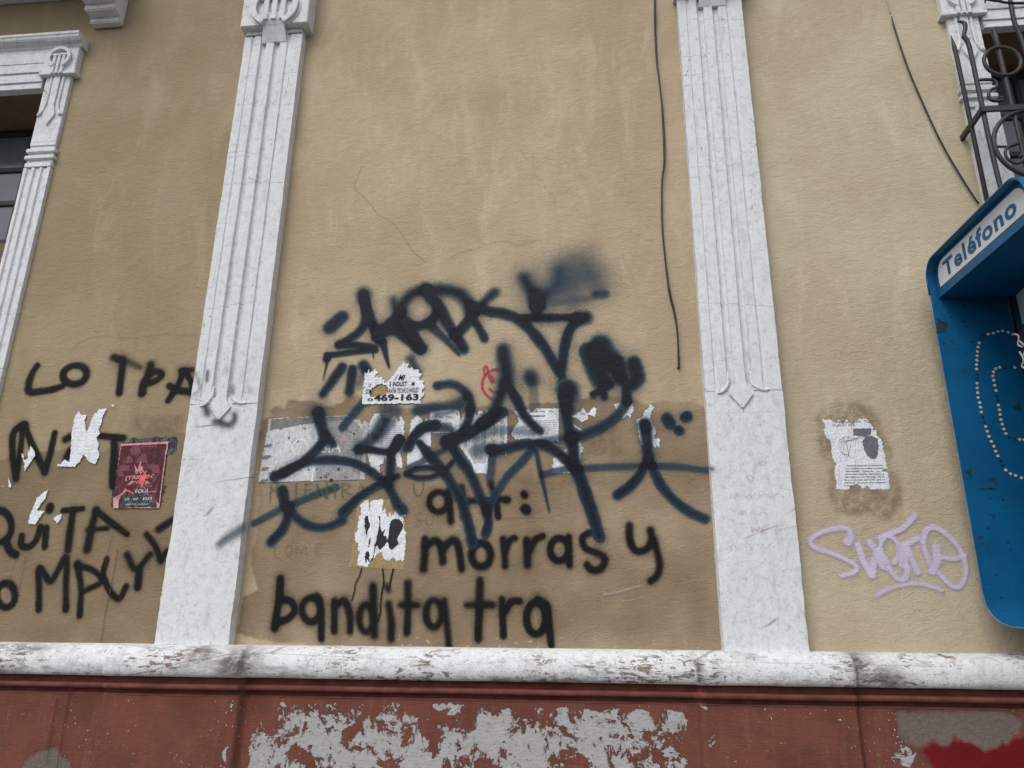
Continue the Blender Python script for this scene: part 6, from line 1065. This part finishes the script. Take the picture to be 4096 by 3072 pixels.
text('29 · 07 · 2023', -2.145, 1.943, .0105, .131, M['ink_white'], o, yy, dz=.004)
text('8:00 P.M - 4:20 A.M', -2.133, 1.9225, .006, .108, M['ink_white'], o, yy)
text('GUATEMALA', -2.052, 2.007, .006, .030, M['ink_rose'], o, yy)
text('Averigua mas y encuentra musica en vivo', -2.157, 2.194, .005, .125, M['ink_rose'], o, yy, dz=.003)
for k, q in enumerate(TR['coral']): blot(q, M['ink_coral'], o, y - .0008, seed=k, amp=.0015, seg=.005)
# sheet on the right wall panel
o = P_('scribbled'); y = yof(1.12, 2.12, 'lo')
text('CAMI LA  CEA  TU', 1.033, 2.257, .010, .152, M['ink_grey'], o, y, bold=.02); text('DUEÑO  ERA', 1.031, 2.242, .010, .094, M['ink_grey'], o, y, bold=.02)
for k, q in enumerate(TR['gdark']): blot(q, M['ink_grey'], o, y, seed=k, amp=.0025, seg=.006)
for q in TR['gscrib']:
    MB().tube([(a[0], y - .0002, a[1]) for a in curve(q, 5)], .0007, 4).build('scribble', M['ink_grey'], o)
rows = ['cluye la creación y utilización', 'los usuarios en redes sociales', '(factorio  cuando  lo  h', 'anteriormente, llamadas y', 'familiares, en horas de la', 'da y coquetea sabiendo que no', 'ntereses  entas en una relación', 'ga con']
for k, t in enumerate(rows):
    text(t, 1.066 - .003 * k, 2.066 - .0122 * k, .0062, (.150 if k < 7 else .03) + .003 * k * (k < 7), M['ink'], o, y, bold=.02)

# ------------------------------------------------------------------ cables
M['cable'] = mat_plain('black_cable_sheath', srgb(30, 30, 33), 0.5, 50, 0.3)
M['cable_bare'] = mat_plain('frayed_cable', srgb(176, 164, 140), 0.8, 90, 0.3)
pts = curve([(a[0], -.013 - .004 * math.sin(i * 1.3), a[1]) for i, a in enumerate(TR['cable_mid'][0])], 4)
tag(MB().tube([tuple(p) for p in pts], [.0049 + .0009 * math.sin(i * .21) for i in range(len(pts))], 8).build('hanging_cable', M['cable'], None, True), 'thick black cable hanging loose down the middle wall panel', 'cable')
c = empty('hanging_cable'); tag(c, 'thin dark cable slanting down the right wall panel to the phone hood', 'cable')
pts = curve([(a[0], -.013, a[1]) for a in TR['cable_r'][1]], 5)
MB().tube([tuple(p) for p in pts], [.0028 + .0014 * min(1, i / 6) for i in range(len(pts))], 8).build('sheath', M['cable'], c, True)
pts = curve([(a[0], -.013, a[1]) for a in TR['cable_r'][0]], 5)
MB().tube([tuple(p) for p in pts], .0026, 6).build('bare_wire', M['cable_bare'], c, True)
tag(MB().tube([tuple(p) for p in curve([(a[0], -.25, a[1]) for a in TR['wires'][0]] + [(2.6, -.25, TR['wires'][0][-1][1] - .02)], 5)], .006, 8).build('overhead_wire', M['cable'], None, True), 'black wire crossing the top right corner above the grille', 'wire')
tag(MB().tube([tuple(p) for p in curve([(a[0], -.06, a[1]) for a in TR['wires'][1]] + [(2.6, -.06, TR['wires'][1][-1][1] - .01)], 5)], .004, 8).build('overhead_wire', M['cable'], None, True), 'thin black wire running along the right window lintel', 'wire')

# ------------------------------------------------------------------ iron grille
gr = empty('window_grille', None, (0, 0, 0)); tag(gr, 'black wrought iron window grille with rings and scrolls at the upper right', 'grille')
I = M['iron']; GY = -.2
def bar(name, pts, r, n=8): return MB().tube([tuple(p) for p in pts], r, n).build(name, I, gr, True)
bar('bar', [(1.796, -.1, 2.1), (1.796, -.1, 4.09), (1.794, -.1, 4.12), (1.790, -.1, 4.19)], [.0105, .0105, .0105, .0015])
p2 = curve([(a[0], GY, a[1]) for a in TR['bar2'][0]], 3); p2.append(np.array((1.813, GY, 2.1)))
bar('bar', p2, [.003 + .0075 * min(1, i / 7) for i in range(len(p2))])
p3 = [(1.931, GY, 4.125), (1.933, GY, 4.06), (1.934, GY, 3.6), (1.934, GY, 2.1)]
bar('bar', p3, [.015, .0115, .0105, .0105])
p4 = curve([(a[0], GY, a[1]) for a in TR['bar4'][0]], 4); p4.append(np.array((2.046, GY, 2.1)))
bar('bar', p4, .0105)
for x in (2.17, 2.29, 2.41, 2.53, 2.65, 2.77, 2.89, 3.01, 3.13, 3.25):
    bar('bar', [(x, GY, 2.1), (x, GY, 4.1), (x - .01, GY, 4.15), (x - .03, GY, 4.17)], [.0085, .0085, .008, .003])
for z in (3.665, 2.2):
    MB().box(1.790, 3.37, GY - .0205, GY - .0085, z - .015, z + .015, .002).build('rail', I, gr)
    MB().box(1.788, 1.803, GY - .010, .03, z - .015, z + .015, .002).build('rail', I, gr)
    MB().box(3.358, 3.373, GY - .010, .03, z - .015, z + .015, .002).build('rail', I, gr)
def ring(cx, cz, r, tr, name='ring'):
    pts = [(cx + r * math.cos(2 * math.pi * i / 36), GY - .008, cz + r * math.sin(2 * math.pi * i / 36)) for i in range(37)]
    MB().tube(pts, tr, 8, False).build(name, I, gr, True)
for x in (1.933, 2.17, 2.41, 2.65, 2.89, 3.13): ring(x, 3.930, .080, .0092)
for x in (1.995, 2.47, 2.95): ring(x, 3.476, .178, .0105)
for dx in (0, .48):
    s1 = curve([(a[0] + dx, GY - .006, a[1]) for a in TR['scroll1'][0]], 5); bar('scroll', s1, [.0075] * (len(s1) - 5) + [.007, .008, .010, .011, .010])
    s2 = curve([(a[0] + dx, GY - .006, a[1]) for a in TR['scroll2'][1]], 5); bar('scroll', s2, [.007] * (len(s2) - 5) + [.007, .008, .010, .011, .010])
    s3 = curve([(a[0] + dx, GY - .004, a[1]) for a in TR['scroll2'][0]], 5); bar('scroll', s3, .006)

# ------------------------------------------------------------------ telephone hood
s = NT('blue_fibreglass')
bc = s.mix(s.ramp(s.noise(s.pos, 4, 5, .6), .35, .7), srgb(3, 90, 136), srgb(2, 80, 124))
scr = s.ramp(s.noise(s.scaled(3, 3, .8), 26, 6, .7), .62, .70)
bc = s.mix(s.math('MULTIPLY', scr, .6), bc, srgb(10, 56, 78))
bc = s.mix(s.math('MULTIPLY', s.ramp(s.noise(s.scaled(.6, 1, 2.4, (4, 4, 4)), 70, 5, .7), .64, .68), .5), bc, srgb(70, 124, 150))
bc = s.mix(s.math('MULTIPLY', s.ramp(s.noise(s.scaled(1, 1, 1, (8, 2, 1)), 7, 7, .75), .5, .72), .45), bc, srgb(6, 66, 98))
M['blue'] = s.finish(bc, .42, s.noise(s.pos, 60, 3), .0006, 1.0, .4)
M['scuff'] = mat_plain('dark_scuff', srgb(16, 50, 66), .7, 60, .4)
s = NT('scratched_sign_white')
k = s.ramp(s.noise(s.scaled(1, 6, 3), 14, 6, .72, .4), .60, .68)
M['sign'] = s.finish(s.mix(s.math('MULTIPLY', k, .5), s.mix(s.noise(s.pos, 9, 4), srgb(196, 202, 206), srgb(222, 226, 228)), srgb(120, 138, 146)), .5)
M['cream'] = mat_plain('cream_plastic', srgb(204, 190, 164), .6, 60, .15)
M['steel'] = mat_plain('grey_painted_steel', srgb(104, 118, 126), .45, 20, .15)
M['black_plastic'] = mat_plain('black_plastic', srgb(24, 22, 24), .5, 30, .2)
H = empty('telephone_hood', None, (0, 0, 0)); tag(H, 'blue fibreglass public telephone hood marked Teléfono at the right edge', 'phone hood')
X0, X1, XB = 1.475, 1.511, 2.06
tilt = lambda yy: .072 * (yy + .1)
YR, YS = -.1, -.93
def arc(cy, cz, r, a0, a1, n=8): return [(cy + r * math.cos(math.radians(a0 + (a1 - a0) * i / n)), cz + r * math.sin(math.radians(a0 + (a1 - a0) * i / n))) for i in range(n + 1)]
ZTOP = 2.955
outer = [(YR, 2.80)] + arc(YR - .085, ZTOP - .085, .085, 0, 90) + arc(YS + .10, ZTOP - .10, .10, 90, 180) + [(YS, 2.80)]
def inset(pl, t):
    cy, cz = (YR + YS) / 2, 2.5
    return [(p[0] + (t if p[0] < cy else -t) * (1 if abs(p[0] - cy) > .30 else 0), p[1] - (t if p[1] > 2.86 else 0)) for p in pl]
inner = inset(outer, .006)
n = len(outer)
v = [(x, a, b + tilt(a)) for x in (X0, XB) for a, b in outer + inner]
f = []
for i in range(n - 1):
    f += [(i, i + 1, 2 * n + i + 1, 2 * n + i), (n + i, 3 * n + i, 3 * n + i + 1, n + i + 1), (i, n + i, n + i + 1, i + 1), (2 * n + i, 2 * n + i + 1, 3 * n + i + 1, 3 * n + i)]
MB().add(v, f).build('canopy', M['blue'], H)
# side panel next to the wall, pierced by the dotted outline of a handset
side = [(X0, 2.80), (X0 + .001, 1.547), (X0 + .006, 1.487), (X0 + .016, 1.452), (X0 + .034, 1.428), (X0 + .066, 1.412), (X0 + .13, 1.408), (XB, 1.405), (XB, 2.80)]
rivets = [[(a + .0060 * math.cos(t * math.pi / 4), b + .0062 * math.sin(t * math.pi / 4)) for t in range(8)] for a, b in TR['dots'][0]]
def x_from(z):
    pr = sorted((b, a) for a, b in side[:8])
    return float(np.interp(z, [q[0] for q in pr], [q[1] for q in pr]))
zr = [1.406, 1.409, 1.413, 1.42, 1.428, 1.44, 1.452, 1.47, 1.487, 1.50, 1.515, 1.53, 1.547] + list(np.linspace(1.60, 2.80, 14))
mb = MB(); nc = 14
for th in (0.0, .006):
    mb.v += [(x_from(z) + (XB - x_from(z)) * j / nc, YR - .006 + th - .055 * max(0, (1.52 - z) / .115) ** 2, z) for z in zr for j in range(nc + 1)]
N_ = len(zr) * (nc + 1); W_ = nc + 1
for k in (0, N_):
    mb.f += [(k + i * W_ + j, k + i * W_ + j + 1, k + (i + 1) * W_ + j + 1, k + (i + 1) * W_ + j) for i in range(len(zr) - 1) for j in range(nc)]
mb.f += [(i * W_, (i + 1) * W_, N_ + (i + 1) * W_, N_ + i * W_) for i in range(len(zr) - 1)] + [(j, j + 1, N_ + j + 1, N_ + j) for j in range(nc)]
sp = mb.build('side_panel', M['blue'], H)
for k, q in enumerate(rivets):
    cq = np.mean(q, 0); mb = MB().prism(q, YR - .0085, YR - .0062)
    mb.build('rivet', M['cream'] if k % 9 not in (4, 5) else M['scuff'], sp)
MB().prism(side, YS, YS + .006).build('side_panel', M['blue'], H)
edge = [(a + .002, YR - .003 - .055 * max(0, (1.52 - b) / .115) ** 2, b) for a, b in [side[0]] + [(x_from(z), z) for z in zr[::-1][1:]]]
MB().tube(edge, .0042, 6).build('edge_bead', M['steel'], H, True)
front = [(X0 + .002, a, b + tilt(a)) for a, b in inset(outer, .004)]
MB().tube(front, .0045, 8).build('rim', M['blue'], H, True)
rs = random.Random(5)
for k in range(26):
    cx, cz = rs.uniform(1.50, 1.62), rs.choice((rs.uniform(1.5, 2.1), rs.uniform(2.5, 2.75))); a = rs.uniform(.002, .007)
    TR['blue_scuff'].append([(cx + a * 1.6 * math.cos(t) * rs.uniform(.4, 1.3), cz + a * math.sin(t) * rs.uniform(.3, 1.2)) for t in (0, 1, 2, 3, 4, 5)])
for k, q in enumerate(TR['blue_scuff']): MB().prism(ragged(q, .003, .004, k, 9), YR - .0068, YR - .0062).build('scuff', M['scuff'], sp)
MB().box(XB - .012, XB, YS + .006, YR - .006, 1.41, 2.80).build('back_panel', M['blue'], H)
# header box with the sign
hb = [(a, b) for a, b in inset(outer, .0085) if b > 2.79]
hb = [(YR - .0085, 2.784)] + hb + [(YS + .0085, 2.784)]
m_ = len(hb)
v = [(x, a, b + tilt(a)) for x in (X1, XB - .014) for a, b in hb]
hd = MB().add(v, [tuple(range(m_)), tuple(range(2 * m_ - 1, m_ - 1, -1))] + [(i, (i + 1) % m_, m_ + (i + 1) % m_, m_ + i) for i in range(m_)]).build('header', M['blue'], H)
sg = [(-.142, 2.823), (-.141, 2.872)] + arc(-.205, 2.868, .064, 0, 90, 6)[1:] + [(-.78, 2.932)] + arc(-.80, 2.868, .064, 90, 150, 5) + [(-.868, 2.823)]
v = [(x, a, b + tilt(a)) for x in (X1 - .0015, X1 - .0003) for a, b in sg]; m_ = len(sg)
so = MB().add(v, [tuple(range(m_)), tuple(range(2 * m_ - 1, m_ - 1, -1))] + [(i, (i + 1) % m_, m_ + (i + 1) % m_, m_ + i) for i in range(m_)]).build('sign_panel', M['sign'], hd)
text('Teléfono', -.198, 2.838, .068, .60, M['blue'], so if False else hd, X1 - .0026, bold=.031, plane='hood', slant=0.0, dz=tilt(-.80) - tilt(-.2))
# the telephone itself
MB().box(1.73, XB - .013, -.66, -.27, 2.56, 2.80 - .08, .015).build('phone_housing', M['steel'], H)
MB().box(1.70, XB - .013, -.62, -.27, 2.05, 2.558, .02).build('phone_body', M['black_plastic'], H)
for q in ([(-.275, 2.54), (-.300, 2.52), (-.285, 2.49), (-.31, 2.47)], [(-.285, 2.46), (-.30, 2.42), (-.28, 2.40), (-.305, 2.38)], [(-.30, 2.50), (-.33, 2.46), (-.30, 2.43)]):
    MB().tube([(1.6985, a, b) for a, b in [tuple(t) for t in curve(q, 5)]], .0035, 5).build('scrawl', M['sign'], H)
MB().box(1.93, 2.03, -.56, -.46, 0.0, 1.41, .01).build('post', M['steel'], H)
MB().box(1.90, XB, -.92, -.11, 1.375, 1.404, .006).build('shelf', M['blue'], H)
